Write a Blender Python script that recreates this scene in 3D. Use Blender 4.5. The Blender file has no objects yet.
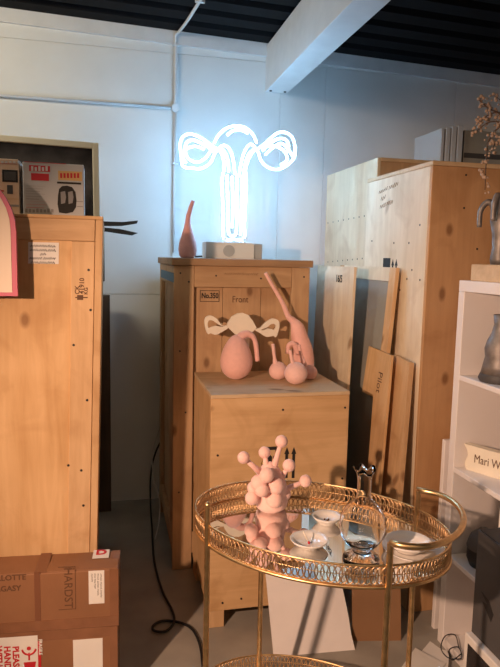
import bpy, bmesh, math, random
from mathutils import Vector, Matrix
random.seed(7)
sc = bpy.context.scene
COL = sc.collection

# ------------------------------------------------------------------ camera
FPX, YAW, PITCH, ROLL, EYE = 620.0, 13.0, 7.0, 1.2, 1.55
_a, _p, _r = (math.radians(v) for v in (YAW, PITCH, ROLL))
FW = Vector((math.sin(_a)*math.cos(_p), math.cos(_a)*math.cos(_p), -math.sin(_p)))
_R = Vector((math.cos(_a), -math.sin(_a), 0)); _U = _R.cross(FW)
RT = _R*math.cos(_r) + _U*math.sin(_r)
UP = _U*math.cos(_r) - _R*math.sin(_r)
EYEP = Vector((0, 0, EYE))
cam_data = bpy.data.cameras.new('camera')
cam = bpy.data.objects.new('camera', cam_data); COL.objects.link(cam)
cam.matrix_world = Matrix(((RT.x, UP.x, -FW.x, 0), (RT.y, UP.y, -FW.y, 0), (RT.z, UP.z, -FW.z, EYE), (0, 0, 0, 1)))
cam_data.sensor_fit = 'VERTICAL'; cam_data.sensor_height = 32.0
cam_data.lens = 32.0*FPX/667.0
cam_data.clip_start = 0.02
sc.camera = cam

def at(x, y, axis, v):
    """photo pixel -> point on the plane axis = v"""
    d = FW + RT*((x-250)/FPX) - UP*((y-333.5)/FPX)
    t = (v - EYEP[axis])/d[axis]
    return EYEP + d*t
def atY(x, y, v): return at(x, y, 1, v)
def atZ(x, y, v): return at(x, y, 2, v)
def atX(x, y, v): return at(x, y, 0, v)

# ------------------------------------------------------------------ world, lights, exposure
w = bpy.data.worlds.new('world'); sc.world = w; w.use_nodes = True
w.node_tree.nodes['Background'].inputs[0].default_value = (0.8, 0.85, 1, 1)
w.node_tree.nodes['Background'].inputs[1].default_value = 0.02
vs = sc.view_settings
vs.view_transform = 'Standard'; vs.look = 'None'; vs.gamma = 1.0; vs.use_curve_mapping = False
vs.exposure = 0.12
KEY_POS, KEY_AIM, KEY_W = Vector((-1.15, 0.2, 1.72)), Vector((0.98, 2.3, 0.62)), 265.0
KEY_COL = (1.0, 0.62, 0.42)
def area_light(name, loc, size, energy, color, aim=None):
    L = bpy.data.lights.new(name, 'AREA'); L.energy = energy; L.color = color; L.shape = 'RECTANGLE'
    L.size, L.size_y = size
    o = bpy.data.objects.new(name, L); COL.objects.link(o); o.location = loc
    if aim is not None:
        o.rotation_euler = (Vector(aim)-Vector(loc)).to_track_quat('-Z', 'Y').to_euler()
    return o
area_light('room_fill_light', (0.2, -0.6, 2.74), (1.2, 0.3), 8.0, (1.0, 0.74, 0.52))  # weak warm fill added behind the camera, stands for no actual fixture
area_light('ceiling_light_source_side', (-1.45, 2.25, 2.78), (0.9, 0.25), 22.0, (1.0, 0.86, 0.66), (-0.75, 3.85, 2.15))

# ------------------------------------------------------------------ materials
def new_mat(name):
    m = bpy.data.materials.new(name); m.use_nodes = True
    return m, m.node_tree.nodes, m.node_tree.links, m.node_tree.nodes['Principled BSDF']
def plain(name, col, rough=0.6, metal=0.0, noise=0.0, nscale=20.0, bump=0.0, emit=None, estr=0.0, trans=0.0, ior=1.45, spec=None, sheen=0.0):
    m, n, l, b = new_mat(name)
    b.inputs['Base Color'].default_value = (*col, 1)
    b.inputs['Roughness'].default_value = rough; b.inputs['Metallic'].default_value = metal
    b.inputs['Transmission Weight'].default_value = trans; b.inputs['IOR'].default_value = ior
    if spec is not None: b.inputs['Specular IOR Level'].default_value = spec
    if sheen: b.inputs['Sheen Weight'].default_value = sheen; b.inputs['Sheen Roughness'].default_value = 0.4
    if emit: b.inputs['Emission Color'].default_value = (*emit, 1); b.inputs['Emission Strength'].default_value = estr
    if noise or bump:
        tc = n.new('ShaderNodeTexCoord'); nz = n.new('ShaderNodeTexNoise')
        nz.inputs['Scale'].default_value = nscale; nz.inputs['Detail'].default_value = 6
        l.new(tc.outputs['Object'], nz.inputs['Vector'])
        if noise:
            r = n.new('ShaderNodeValToRGB')
            r.color_ramp.elements[0].position = 0.3; r.color_ramp.elements[1].position = 0.7
            r.color_ramp.elements[0].color = (*[max(0, c*(1-noise)) for c in col], 1)
            r.color_ramp.elements[1].color = (*[min(1, c*(1+noise*0.5)) for c in col], 1)
            l.new(nz.outputs['Fac'], r.inputs['Fac']); l.new(r.outputs['Color'], b.inputs['Base Color'])
        if bump:
            bp = n.new('ShaderNodeBump'); bp.inputs['Strength'].default_value = bump; bp.inputs['Distance'].default_value = 0.004
            l.new(nz.outputs['Fac'], bp.inputs['Height']); l.new(bp.outputs['Normal'], b.inputs['Normal'])
    return m
def wood(name, light, dark, axis='Z', knots=True, grain=26.0, rough=0.65, knot_amt=1.0):
    m, n, l, b = new_mat(name)
    tc = n.new('ShaderNodeTexCoord'); oi = n.new('ShaderNodeObjectInfo')
    mul = n.new('ShaderNodeMath'); mul.operation = 'MULTIPLY'; mul.inputs[1].default_value = 37.0
    l.new(oi.outputs['Random'], mul.inputs[0])
    add = n.new('ShaderNodeVectorMath'); add.operation = 'ADD'
    l.new(tc.outputs['Object'], add.inputs[0]); l.new(mul.outputs[0], add.inputs[1])
    mp = n.new('ShaderNodeMapping')
    s = {'X': (0.09, 1, 1), 'Y': (1, 0.09, 1), 'Z': (1, 1, 0.09)}[axis]
    mp.inputs['Scale'].default_value = s
    l.new(add.outputs[0], mp.inputs['Vector'])
    n1 = n.new('ShaderNodeTexNoise'); n1.inputs['Scale'].default_value = grain; n1.inputs['Detail'].default_value = 8
    n1.inputs['Roughness'].default_value = 0.62; n1.inputs['Distortion'].default_value = 0.5
    l.new(mp.outputs[0], n1.inputs['Vector'])
    n2 = n.new('ShaderNodeTexNoise'); n2.inputs['Scale'].default_value = 2.6; n2.inputs['Detail'].default_value = 3
    l.new(add.outputs[0], n2.inputs['Vector'])
    mx = n.new('ShaderNodeMath'); mx.operation = 'MULTIPLY_ADD'; mx.inputs[1].default_value = 0.48
    l.new(n1.outputs['Fac'], mx.inputs[0])
    m2 = n.new('ShaderNodeMath'); m2.operation = 'MULTIPLY'; m2.inputs[1].default_value = 0.52
    l.new(n2.outputs['Fac'], m2.inputs[0]); l.new(m2.outputs[0], mx.inputs[2])
    r = n.new('ShaderNodeValToRGB')
    r.color_ramp.elements[0].position = 0.33; r.color_ramp.elements[0].color = (*dark, 1)
    r.color_ramp.elements[1].position = 0.62; r.color_ramp.elements[1].color = (*light, 1)
    l.new(mx.outputs[0], r.inputs['Fac'])
    out = r.outputs['Color']
    if knots:
        sep = n.new('ShaderNodeSeparateXYZ'); l.new(add.outputs[0], sep.inputs[0])
        def lin(a, ka, b_, kb):
            q_ = n.new('ShaderNodeMath'); q_.operation = 'MULTIPLY'; q_.inputs[1].default_value = kb; l.new(b_, q_.inputs[0])
            t_ = n.new('ShaderNodeMath'); t_.operation = 'MULTIPLY_ADD'; t_.inputs[1].default_value = ka; l.new(a, t_.inputs[0]); l.new(q_.outputs[0], t_.inputs[2]); return t_.outputs[0]
        ku, kv = (2.2, 4.2) if axis == 'X' else (4.2, 2.4)
        cb = n.new('ShaderNodeCombineXYZ')
        l.new(lin(sep.outputs['X'], ku, sep.outputs['Y'], ku*0.6), cb.inputs[0]); l.new(lin(sep.outputs['Z'], kv, sep.outputs['Y'], kv*0.8), cb.inputs[1])
        vo = n.new('ShaderNodeTexVoronoi'); vo.inputs['Scale'].default_value = 1.0; vo.voronoi_dimensions = '2D'
        dn = n.new('ShaderNodeVectorMath'); dn.operation = 'SCALE'; dn.inputs['Scale'].default_value = 0.10
        l.new(n2.outputs['Color'], dn.inputs[0]); da = n.new('ShaderNodeVectorMath'); l.new(cb.outputs[0], da.inputs[0]); l.new(dn.outputs[0], da.inputs[1])
        l.new(da.outputs[0], vo.inputs['Vector'])
        kr = n.new('ShaderNodeValToRGB')
        kr.color_ramp.elements[0].position = 0.035; kr.color_ramp.elements[0].color = (knot_amt*0.75,)*3 + (1,)
        kr.color_ramp.elements[1].position = 0.085; kr.color_ramp.elements[1].color = (0, 0, 0, 1)
        l.new(vo.outputs['Distance'], kr.inputs['Fac'])
        sc_ = n.new('ShaderNodeSeparateColor'); l.new(vo.outputs['Color'], sc_.inputs[0])
        # stains: broad faint patches
        n3 = n.new('ShaderNodeTexNoise'); n3.inputs['Scale'].default_value = 4.5; n3.inputs['Detail'].default_value = 5; n3.inputs['Distortion'].default_value = 1.2
        l.new(add.outputs[0], n3.inputs['Vector'])
        r3 = n.new('ShaderNodeValToRGB'); r3.color_ramp.elements[0].position = 0.52; r3.color_ramp.elements[1].position = 0.70
        r3.color_ramp.elements[0].color = (0, 0, 0, 1); r3.color_ramp.elements[1].color = (0.38, 0.38, 0.38, 1)
        l.new(n3.outputs['Fac'], r3.inputs['Fac'])
        ms = n.new('ShaderNodeMix'); ms.data_type = 'RGBA'; l.new(r3.outputs['Color'], ms.inputs[0]); l.new(out, ms.inputs[6])
        ms.inputs[7].default_value = (dark[0]*0.75, dark[1]*0.65, dark[2]*0.55, 1); out = ms.outputs[2]
        kg = n.new('ShaderNodeMath'); kg.operation = 'GREATER_THAN'; kg.inputs[1].default_value = 0.35; l.new(sc_.outputs[0], kg.inputs[0])
        km = n.new('ShaderNodeMath'); km.operation = 'MULTIPLY'; l.new(kr.outputs['Color'], km.inputs[0]); l.new(kg.outputs[0], km.inputs[1])
        mm = n.new('ShaderNodeMix'); mm.data_type = 'RGBA'
        l.new(km.outputs[0], mm.inputs[0]); l.new(out, mm.inputs[6])
        mm.inputs[7].default_value = (dark[0]*0.42, dark[1]*0.32, dark[2]*0.26, 1)
        out = mm.outputs[2]
    l.new(out, b.inputs['Base Color'])
    b.inputs['Roughness'].default_value = rough
    b.inputs['Specular IOR Level'].default_value = 0.3
    bp = n.new('ShaderNodeBump'); bp.inputs['Strength'].default_value = 0.25; bp.inputs['Distance'].default_value = 0.002
    l.new(n1.outputs['Fac'], bp.inputs['Height']); l.new(bp.outputs['Normal'], b.inputs['Normal'])
    return m
M = {}
M['wall'] = plain('wall_paint', (0.74, 0.74, 0.71), 0.75, noise=0.06, nscale=3.0, bump=0.15)
M['trim'] = plain('trim_paint', (0.70, 0.70, 0.69), 0.6, noise=0.08, nscale=9)
M['beam'] = plain('beam_paint', (0.74, 0.74, 0.72), 0.5, noise=0.07, nscale=8)
M['floor'] = plain('concrete_floor', (0.36, 0.335, 0.29), 0.5, noise=0.22, nscale=4.5, bump=0.15)
M['ceil'] = plain('black_ceiling', (0.005, 0.005, 0.006), 0.8, spec=0.2)
M['ply'] = wood('plywood_vertical', (0.74, 0.49, 0.255), (0.54, 0.32, 0.14), 'Z')
M['plyx'] = wood('plywood_horizontal', (0.74, 0.49, 0.255), (0.54, 0.32, 0.14), 'X')
M['plyold'] = wood('aged_plywood', (0.58, 0.38, 0.21), (0.38, 0.23, 0.12), 'Z')
M['plyoldx'] = wood('aged_plywood_rail', (0.52, 0.335, 0.18), (0.34, 0.20, 0.10), 'X')
M['pine'] = wood('pine_batten', (0.70, 0.47, 0.26), (0.50, 0.30, 0.14), 'Z', grain=34)
M['pinex'] = wood('pine_rail', (0.66, 0.43, 0.235), (0.46, 0.275, 0.13), 'X', grain=34)
M['pale'] = wood('pale_plywood', (0.80, 0.68, 0.49), (0.63, 0.51, 0.34), 'Z')
M['paley'] = wood('pale_plywood_side', (0.82, 0.70, 0.52), (0.66, 0.54, 0.37), 'Z', knot_amt=0.7)
M['orangeply'] = wood('warm_plywood', (0.60, 0.355, 0.175), (0.45, 0.25, 0.115), 'Z')
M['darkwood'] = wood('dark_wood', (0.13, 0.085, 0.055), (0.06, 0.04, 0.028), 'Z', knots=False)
M['lid'] = wood('crate_lid', (0.70, 0.52, 0.32), (0.50, 0.34, 0.19), 'X')
M['liddark'] = wood('aged_lid', (0.42, 0.27, 0.15), (0.27, 0.16, 0.085), 'X', knots=False)
M['greyboard'] = plain('grey_board', (0.33, 0.325, 0.29), 0.8, noise=0.15, nscale=7)
M['white'] = plain('white_lacquer', (0.84, 0.79, 0.76), 0.4, noise=0.03, nscale=5)
M['whiteboard'] = plain('white_board', (0.88, 0.83, 0.80), 0.55, noise=0.05, nscale=9)
M['card'] = plain('brown_cardboard', (0.27, 0.125, 0.058), 0.7, noise=0.12, nscale=6, bump=0.1)
M['cardtape'] = plain('packing_tape', (0.25, 0.115, 0.06), 0.22, noise=0.15, nscale=14)
M['darktape'] = plain('dark_tape', (0.20, 0.085, 0.045), 0.35)
M['brownpanel'] = plain('brown_hardboard', (0.29, 0.155, 0.075), 0.7, noise=0.15, nscale=5)
M['paper'] = plain('paper', (0.78, 0.75, 0.70), 0.7, noise=0.04, nscale=12)
M['ink'] = plain('black_ink', (0.02, 0.018, 0.016), 0.7)
M['brownink'] = plain('brown_ink', (0.12, 0.055, 0.025), 0.7)
M['redink'] = plain('red_ink', (0.55, 0.02, 0.03), 0.55)
M['greyink'] = plain('grey_ink', (0.28, 0.27, 0.27), 0.6)
M['bluetape'] = plain('blue_tape', (0.02, 0.10, 0.15), 0.5)
M['pink'] = plain('pink_flock', (0.88, 0.52, 0.46), 0.95, noise=0.05, nscale=60, bump=0.3, sheen=0.5, spec=0.1)
M['palepink'] = plain('pale_pink_flock', (0.92, 0.60, 0.54), 0.95, noise=0.05, nscale=80, bump=0.3, sheen=0.5, spec=0.1)
M['mauvepink'] = plain('dusky_pink_flock', (0.74, 0.38, 0.36), 0.95, noise=0.05, nscale=60, bump=0.3, sheen=0.4, spec=0.1)
M['hotpink'] = plain('hot_pink_paint', (0.60, 0.13, 0.20), 0.45)
M['cream'] = plain('cream_paint', (0.84, 0.70, 0.55), 0.6, noise=0.03, nscale=5)
M['bone'] = plain('bone_white', (0.88, 0.81, 0.67), 0.6, noise=0.05, nscale=15)
M['gold'] = plain('brass', (0.82, 0.56, 0.28), 0.34, metal=1.0, noise=0.25, nscale=38)
M['golddark'] = plain('aged_brass', (0.76, 0.50, 0.27), 0.4, metal=1.0, noise=0.3, nscale=60)
M['mirror'] = plain('mirror', (0.80, 0.79, 0.77), 0.015, metal=1.0)
M['ceramic'] = plain('white_ceramic', (0.80, 0.76, 0.71), 0.18, noise=0.02, nscale=8)
M['glass'] = plain('clear_glass', (1, 1, 1), 0.0, trans=1.0, ior=1.38)
M['acrylic'] = plain('plinth_white', (0.72, 0.72, 0.70), 0.35)
M['acrylicgrey'] = plain('plinth_grey', (0.42, 0.43, 0.43), 0.4)
M['neon'] = plain('neon_tube', (0.9, 0.95, 1), 0.3, emit=(0.30, 0.62, 1.0), estr=32.0)
M['black'] = plain('black_rubber', (0.012, 0.012, 0.013), 0.5)
M['whitecable'] = plain('white_cable', (0.55, 0.53, 0.50), 0.5)
M['darkgrey'] = plain('dark_grey_card', (0.075, 0.072, 0.072), 0.55, noise=0.1, nscale=8)
M['silver'] = plain('tarnished_silver', (0.27, 0.24, 0.22), 0.5, metal=0.5, noise=0.4, nscale=25)
M['darkmetal'] = plain('dark_metal', (0.06, 0.055, 0.05), 0.4, metal=0.6)
M['picture'] = plain('dark_picture', (0.035, 0.03, 0.03), 0.15, noise=0.6, nscale=14)
M['frame'] = plain('cream_frame', (0.78, 0.72, 0.55), 0.5)
M['boxwhite'] = plain('carton_white', (0.66, 0.65, 0.64), 0.35, noise=0.04, nscale=6)
M['boxgrey'] = plain('carton_grey', (0.52, 0.53, 0.54), 0.35, noise=0.06, nscale=6)
M['boxorange'] = plain('carton_orange', (0.72, 0.52, 0.38), 0.4)
M['yellow'] = plain('carton_yellow', (0.65, 0.42, 0.16), 0.4)
M['bark'] = plain('bark', (0.10, 0.065, 0.045), 0.8)
M['bud'] = plain('dry_bud', (0.42, 0.30, 0.22), 0.8)
M['leafgrey'] = plain('pale_board_stack', (0.55, 0.57, 0.58), 0.6)

# ------------------------------------------------------------------ mesh helpers
def B(): return bmesh.new()
def box(bm, x0, x1, y0, y1, z0, z1, bev=0.0):
    vs_ = [bm.verts.new(p) for p in ((x0,y0,z0),(x1,y0,z0),(x1,y1,z0),(x0,y1,z0),(x0,y0,z1),(x1,y0,z1),(x1,y1,z1),(x0,y1,z1))]
    fs = [bm.faces.new([vs_[i] for i in q]) for q in ((3,2,1,0),(4,5,6,7),(0,1,5,4),(1,2,6,5),(2,3,7,6),(3,0,4,7))]
    if bev:
        es = set(e for f in fs for e in f.edges)
        bmesh.ops.bevel(bm, geom=list(es), offset=bev, segments=1, affect='EDGES')
    return bm
def prism(bm, pts, d, normal):
    """extrude the 3-D polygon pts by d along normal"""
    nv = Vector(normal).normalized()*d
    a = [bm.verts.new(p) for p in pts]; b_ = [bm.verts.new(Vector(p)+nv) for p in pts]
    bm.faces.new(a); bm.faces.new(list(reversed(b_)))
    k = len(pts)
    for i in range(k): bm.faces.new((a[i], b_[i], b_[(i+1) % k], a[(i+1) % k]))
    bmesh.ops.recalc_face_normals(bm, faces=bm.faces[:])
    return bm
def spline(pts, n=8, closed=False):
    P = [Vector(p) for p in pts]; out = []; k = len(P)
    for i in range(k if closed else k-1):
        p0 = P[(i-1) % k] if (closed or i > 0) else P[0]*2-P[1]
        p1 = P[i]; p2 = P[(i+1) % k]
        p3 = P[(i+2) % k] if (closed or i+2 < k) else p2*2-p1
        for j in range(n):
            t = j/n
            out.append(0.5*((2*p1)+(-p0+p2)*t+(2*p0-5*p1+4*p2-p3)*t*t+(-p0+3*p1-3*p2+p3)*t**3))
    if not closed: out.append(P[-1])
    return out
def tube(bm, pts, rad, seg=10, closed=False, caps=True):
    P = [Vector(p) for p in pts]; k = len(P)
    if not isinstance(rad, (list, tuple)): rad = [rad]*k
    T = []
    for i in range(k):
        a_ = P[(i-1) % k] if (closed or i > 0) else P[i]
        b_ = P[(i+1) % k] if (closed or i < k-1) else P[i]
        t = (b_-a_); T.append(t.normalized() if t.length > 1e-9 else Vector((0,0,1)))
    nrm = T[0].orthogonal().normalized(); rings = []
    for i in range(k):
        nrm = (nrm - T[i]*nrm.dot(T[i]))
        nrm = nrm.normalized() if nrm.length > 1e-6 else T[i].orthogonal().normalized()
        bi = T[i].cross(nrm)
        rings.append([bm.verts.new(P[i]+(nrm*math.cos(2*math.pi*j/seg)+bi*math.sin(2*math.pi*j/seg))*rad[i]) for j in range(seg)])
    for i in range(k if closed else k-1):
        A, C_ = rings[i], rings[(i+1) % k]
        for j in range(seg): bm.faces.new((A[j], A[(j+1) % seg], C_[(j+1) % seg], C_[j]))
    if caps and not closed:
        bm.faces.new(list(reversed(rings[0]))); bm.faces.new(rings[-1])
    return bm
def lathe(bm, prof, c=(0,0,0), seg=32, mat3=None, close=False):
    rings = []
    for r, z in prof:
        if r < 1e-5:
            p = Vector((0,0,z)); p = (mat3 @ p if mat3 else p)+Vector(c); rings.append([bm.verts.new(p)])
        else:
            ring = []
            for j in range(seg):
                p = Vector((r*math.cos(2*math.pi*j/seg), r*math.sin(2*math.pi*j/seg), z))
                ring.append(bm.verts.new((mat3 @ p if mat3 else p)+Vector(c)))
            rings.append(ring)
    prs = list(zip(rings[:-1], rings[1:])) + ([(rings[-1], rings[0])] if close else [])
    for A, C_ in prs:
        for j in range(seg):
            a0, a1 = A[j % len(A)], A[(j+1) % len(A)]; c0, c1 = C_[j % len(C_)], C_[(j+1) % len(C_)]
            q = []
            for v in (a0, a1, c1, c0):
                if v not in q: q.append(v)
            if len(q) > 2: bm.faces.new(q)
    return bm
def ball(bm, c, r, seg=20, rings=12, sq=1.0):
    return lathe(bm, [(r*math.sin(math.pi*i/rings), -r*sq*math.cos(math.pi*i/rings)) for i in range(rings+1)], c, seg)
def obj(name, bm, mat, parent=None, smooth=False, loc=None, rot=None, angle=None):
    me = bpy.data.meshes.new(name)
    bmesh.ops.recalc_face_normals(bm, faces=bm.faces[:]); bm.to_mesh(me); bm.free()
    me.materials.append(M[mat] if isinstance(mat, str) else mat)
    if smooth:
        me.polygons.foreach_set('use_smooth', [True]*len(me.polygons))
        if angle: me.set_sharp_from_angle(angle=math.radians(angle))
    o = bpy.data.objects.new(name, me); COL.objects.link(o)
    if parent: o.parent = parent
    if loc is not None: o.location = loc
    if rot is not None: o.rotation_euler = rot
    return o
def tag(o, label=None, cat=None, group=None, kind=None):
    if label: o['label'] = label
    if cat: o['category'] = cat
    if group: o['group'] = group
    if kind: o['kind'] = kind
    return o
def thing(name, label, cat, loc=(0,0,0), rot=(0,0,0), group=None):
    o = bpy.data.objects.new(name, None); COL.objects.link(o); o.empty_display_size = 0.05
    o.location = loc; o.rotation_euler = rot
    return tag(o, label, cat, group)
def bxpart(name, mat, parent, x0, x1, y0, y1, z0, z1, bev=0.002):
    return obj(name, box(B(), x0, x1, y0, y1, z0, z1, bev), mat, parent)
def text(body, parent, size, mat, loc, xdir=(1,0,0), updir=(0,0,1), align='LEFT', name='lettering', bold=0.0, sx=1.0, shear=0.0):
    """flat lettering lying on a face; xdir = reading direction, updir = up of the letters"""
    cu = bpy.data.curves.new('lettering', 'FONT'); cu.body = body; cu.size = size; cu.align_x = align; cu.align_y = 'CENTER'
    cu.offset = bold; cu.shear = shear; cu.resolution_u = 3; cu.extrude = 0.0003
    t = bpy.data.objects.new('tmp', cu); COL.objects.link(t)
    bpy.context.view_layer.update()
    me = bpy.data.meshes.new_from_object(t.evaluated_get(bpy.context.evaluated_depsgraph_get()))
    bpy.data.objects.remove(t); bpy.data.curves.remove(cu)
    xd, ud = Vector(xdir).normalized(), Vector(updir).normalized(); nd = xd.cross(ud)
    mt = Matrix(((xd.x*sx, ud.x, nd.x, loc[0]), (xd.y*sx, ud.y, nd.y, loc[1]), (xd.z*sx, ud.z, nd.z, loc[2]), (0,0,0,1)))
    me.transform(mt); me.materials.clear(); me.materials.append(M[mat])
    o = bpy.data.objects.new(name, me); COL.objects.link(o); o.parent = parent
    return o

def scribble(parent, loc, length, height, mat, xdir=(1,0,0), updir=(0,0,1), rad=0.0008, words=2, name='handwriting'):
    """a line of writing too small to read in the photo: uneven pen strokes"""
    xd, ud = Vector(xdir).normalized(), Vector(updir).normalized(); bm = B(); x = 0.0; wl = length/words
    for w_ in range(words):
        n_ = max(4, int(wl*0.86/(height*0.32))); pts = []
        for i in range(n_):
            pts.append(Vector(loc)+xd*(x+wl*0.86*i/(n_-1))+ud*height*((0.5 if i % 2 else -0.5)*random.uniform(0.5, 1.0)))
        tube(bm, pts, rad, 4); x += wl
    return obj(name, bm, mat, parent)

# ------------------------------------------------------------------ room
WY, XL, XR, YB = 3.85, -2.3, 3.0, -1.6
def ceil_z(x): return 2.872 - 0.033*x
tag(obj('floor', box(B(), XL, XR, YB, WY, -0.1, 0.0), 'floor'), kind='structure')
wb = tag(obj('wall_back', box(B(), XL, XR, WY+0.006, WY+0.15, 0, 3.1), 'wall'), kind='structure')
seams = [XL, -0.86, 0.387, 1.05, 1.345, 2.25, XR]
for a0, a1 in zip(seams[:-1], seams[1:]):
    for z0, z1 in ((0.0, 1.31), (1.312, 2.735), (2.738, 3.0)):
        bxpart('wall_panel', 'wall', wb, a0+0.001, a1-0.001, WY, WY+0.02, z0+0.001, z1, 0.0015)
tag(obj('wall_left', box(B(), XL-0.15, XL, YB, WY, 0, 3.1), 'wall'), kind='structure')
tag(obj('wall_right', box(B(), XR, XR+0.15, YB, WY, 0, 3.1), 'wall'), kind='structure')
tag(obj('wall_rear', box(B(), XL, XR, YB-0.15, YB, 0, 3.1), 'wall'), kind='structure')
# corrugated black ceiling, ribs parallel to the back wall
bm = B(); pr = []
y = YB
while y < WY+0.02:
    pr += [(y, 0.0), (y+0.11, 0.0), (y+0.125, 0.035), (y+0.175, 0.035), (y+0.19, 0.0)]; y += 0.19
va = [bm.verts.new((XL, p[0], ceil_z(XL)+p[1])) for p in pr]; vb = [bm.verts.new((XR, p[0], ceil_z(XR)+p[1])) for p in pr]
for i in range(len(pr)-1):
    if pr[i+1][0]-pr[i][0] > -1e-6 and (Vector(pr[i])-Vector(pr[i+1])).length > 1e-6:
        bm.faces.new((va[i], vb[i], vb[i+1], va[i+1]))
tag(obj('ceiling', bm, 'ceil'), kind='structure')
# strip along the top of the wall
bm = B()
prism(bm, [(XL, WY, ceil_z(XL)-0.075), (XR, WY, ceil_z(XR)-0.075), (XR, WY, ceil_z(XR)+0.03), (XL, WY, ceil_z(XL)+0.03)], 0.018, (0, -1, 0))
tag(obj('trim_1', bm, 'trim'), kind='structure')

# painted beam
r = thing('ceiling_beam', 'white painted steel beam crossing the black corrugated ceiling', 'beam', (1.02, WY, 2.56))
bz = 0.30
obj('lower_flange', box(B(), -0.07, 0.07, -3.9, 0, 0.0, 0.012, 0.002), 'beam', r)
obj('web', box(B(), -0.068, 0.055, -3.9, 0, 0.0125, bz-0.03, 0.001), 'beam', r)
obj('splice_plate', box(B(), -0.0725, -0.0685, -3.9, -0.42, 0.0, 0.20, 0.001), 'beam', r)
for bx_ in (-0.045, 0.045):
    obj('bolt', lathe(B(), [(0, 0), (0.008, 0), (0.008, -0.006), (0, -0.007)], (bx_, -0.05, 0.0), 8), 'darkmetal', r)
# conduit
r = thing('electrical_conduit', 'thin white conduit pipe with round junction box fixed to the wall', 'conduit', (0.40, WY-0.022, 2.42))
obj('pipe', tube(B(), [(-2.6, 0, 0), (-0.02, 0, 0)], 0.0085, 10), 'trim', r, True)
top = ceil_z(0.4)-2.42-0.012
obj('pipe', tube(B(), spline([(0, 0, 0.02), (0, 0, 0.25), (0, 0, top-0.05), (0.0, -0.012, top-0.012), (0.02, -0.06, top-0.002), (0.06, -0.4, top-0.002), (0.16, -1.6, top-0.004)], 6), 0.0085, 10), 'trim', r, True)
obj('pipe', tube(B(), [(0, 0, -0.02), (-0.008, 0, -0.85)], 0.0075, 10), 'trim', r, True)
obj('junction_box', lathe(B(), [(0, 0.018), (0.024, 0.018), (0.024, -0.012), (0.02, -0.018), (0, -0.018)], (0, 0, 0), 20, Matrix.Rotation(math.pi/2, 3, 'X')), 'trim', r, True, angle=40)
for zz in (0.36, -0.32):
    obj('pipe_clip', box(B(), -0.018, 0.018, -0.010, 0.016, zz-0.006, zz+0.006, 0.001), 'trim', r)
for yy in (-0.5, -0.95):
    obj('pipe_clip', box(B(), 0.045+(-yy-0.5)*0.09, 0.095+(-yy-0.5)*0.09, yy-0.008, yy+0.008, top-0.012, top+0.006, 0.001), 'trim', r)

# ------------------------------------------------------------------ lamp over the left shoulder (out of frame)
r = thing('track_spotlight', 'black ceiling spotlight aimed at the crates', 'lamp', KEY_POS)
dirv = (KEY_AIM-KEY_POS).normalized(); q3 = dirv.to_track_quat('Z', 'Y').to_matrix()
obj('lamp_housing', lathe(B(), [(0, -0.16), (0.045, -0.16), (0.05, -0.15), (0.055, -0.01), (0.051, -0.01), (0.046, -0.14), (0, -0.145)], (0,0,0), 24, q3), 'black', r, True, angle=40)
obj('hanger', tube(B(), [-dirv*0.13+Vector((0,0,0.03)), Vector((-dirv.x*0.13, -dirv.y*0.13, ceil_z(KEY_POS.x)-KEY_POS.z-0.002))], 0.012, 10), 'black', r, True)
L = bpy.data.lights.new('spot', 'SPOT'); L.energy = KEY_W; L.color = KEY_COL; L.spot_size = math.radians(68); L.spot_blend = 0.7; L.shadow_soft_size = 0.03
lo = bpy.data.objects.new('lamp_light', L); COL.objects.link(lo); lo.parent = r; lo.location = dirv*0.02
lo.rotation_euler = dirv.to_track_quat('-Z', 'Y').to_euler()

# ------------------------------------------------------------------ crates
def screws(parent, pts, axis='Y'):
    me = None
    for p in pts:
        if me is None:
            rot = Matrix.Rotation(math.pi/2, 3, 'X') if axis == 'Y' else Matrix.Rotation(-math.pi/2, 3, 'Y')
            o = obj('screw', lathe(B(), [(0, 0.0015), (0.0045, 0.0015), (0.0045, -0.002), (0, -0.002)], (0,0,0), 8, rot), 'darkmetal', parent, loc=p); me = o.data
        else:
            o = bpy.data.objects.new('screw', me); COL.objects.link(o); o.parent = parent; o.location = p

# tall middle crate
cx, cy, W_, D_, H_ = 0.303, 2.92, 0.667, 0.81, 1.54
r = mid = thing('shipping_crate', 'tall brown plywood crate with recessed front panel under the neon sign', 'crate', (cx, cy, 0), group='wooden crates')
bxpart('lid', 'liddark', r, -0.012, W_+0.012, -0.012, D_, H_-0.034, H_)
bxpart('post', 'plyold', r, 0, 0.095, 0, 0.03, 0, H_-0.035)
bxpart('post', 'plyold', r, W_-0.09, W_, 0, 0.03, 0.0, H_-0.035)
bxpart('top_rail', 'plyoldx', r, 0.096, W_-0.091, 0.002, 0.03, H_-0.135, H_-0.035)
bxpart('bottom_rail', 'plyoldx', r, 0.096, W_-0.091, 0.002, 0.03, 0.08, 0.19)
for i in range(3):
    bxpart('board', 'plyold', r, 0.05+i*0.19, 0.05+i*0.19+0.188, 0.031, 0.045, 0.08, H_-0.04, 0.001)
bxpart('side_panel', 'plyold', r, 0.022, 0.036, 0.046, D_-0.02, 0.09, H_-0.036)
bxpart('side_panel', 'plyold', r, W_-0.03, W_-0.015, 0.046, D_-0.02, 0.09, H_-0.036)
bxpart('back_panel', 'plyold', r, 0.04, W_-0.035, D_-0.018, D_-0.003, 0.09, H_-0.036)
bxpart('floor_board', 'plyoldx', r, 0.04, W_-0.035, 0.05, D_-0.02, 0.09, 0.11)
for (y0, y1) in ((0.031, 0.12), (D_-0.1, D_-0.01)):
    bxpart('side_batten', 'plyold', r, 0.0, 0.021, y0, y1, 0.0 if y0 > .5 else 0.09, H_-0.035)
bxpart('side_batten', 'plyold', r, 0.0, 0.021, 0.121, D_-0.101, H_-0.13, H_-0.035)
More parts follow.
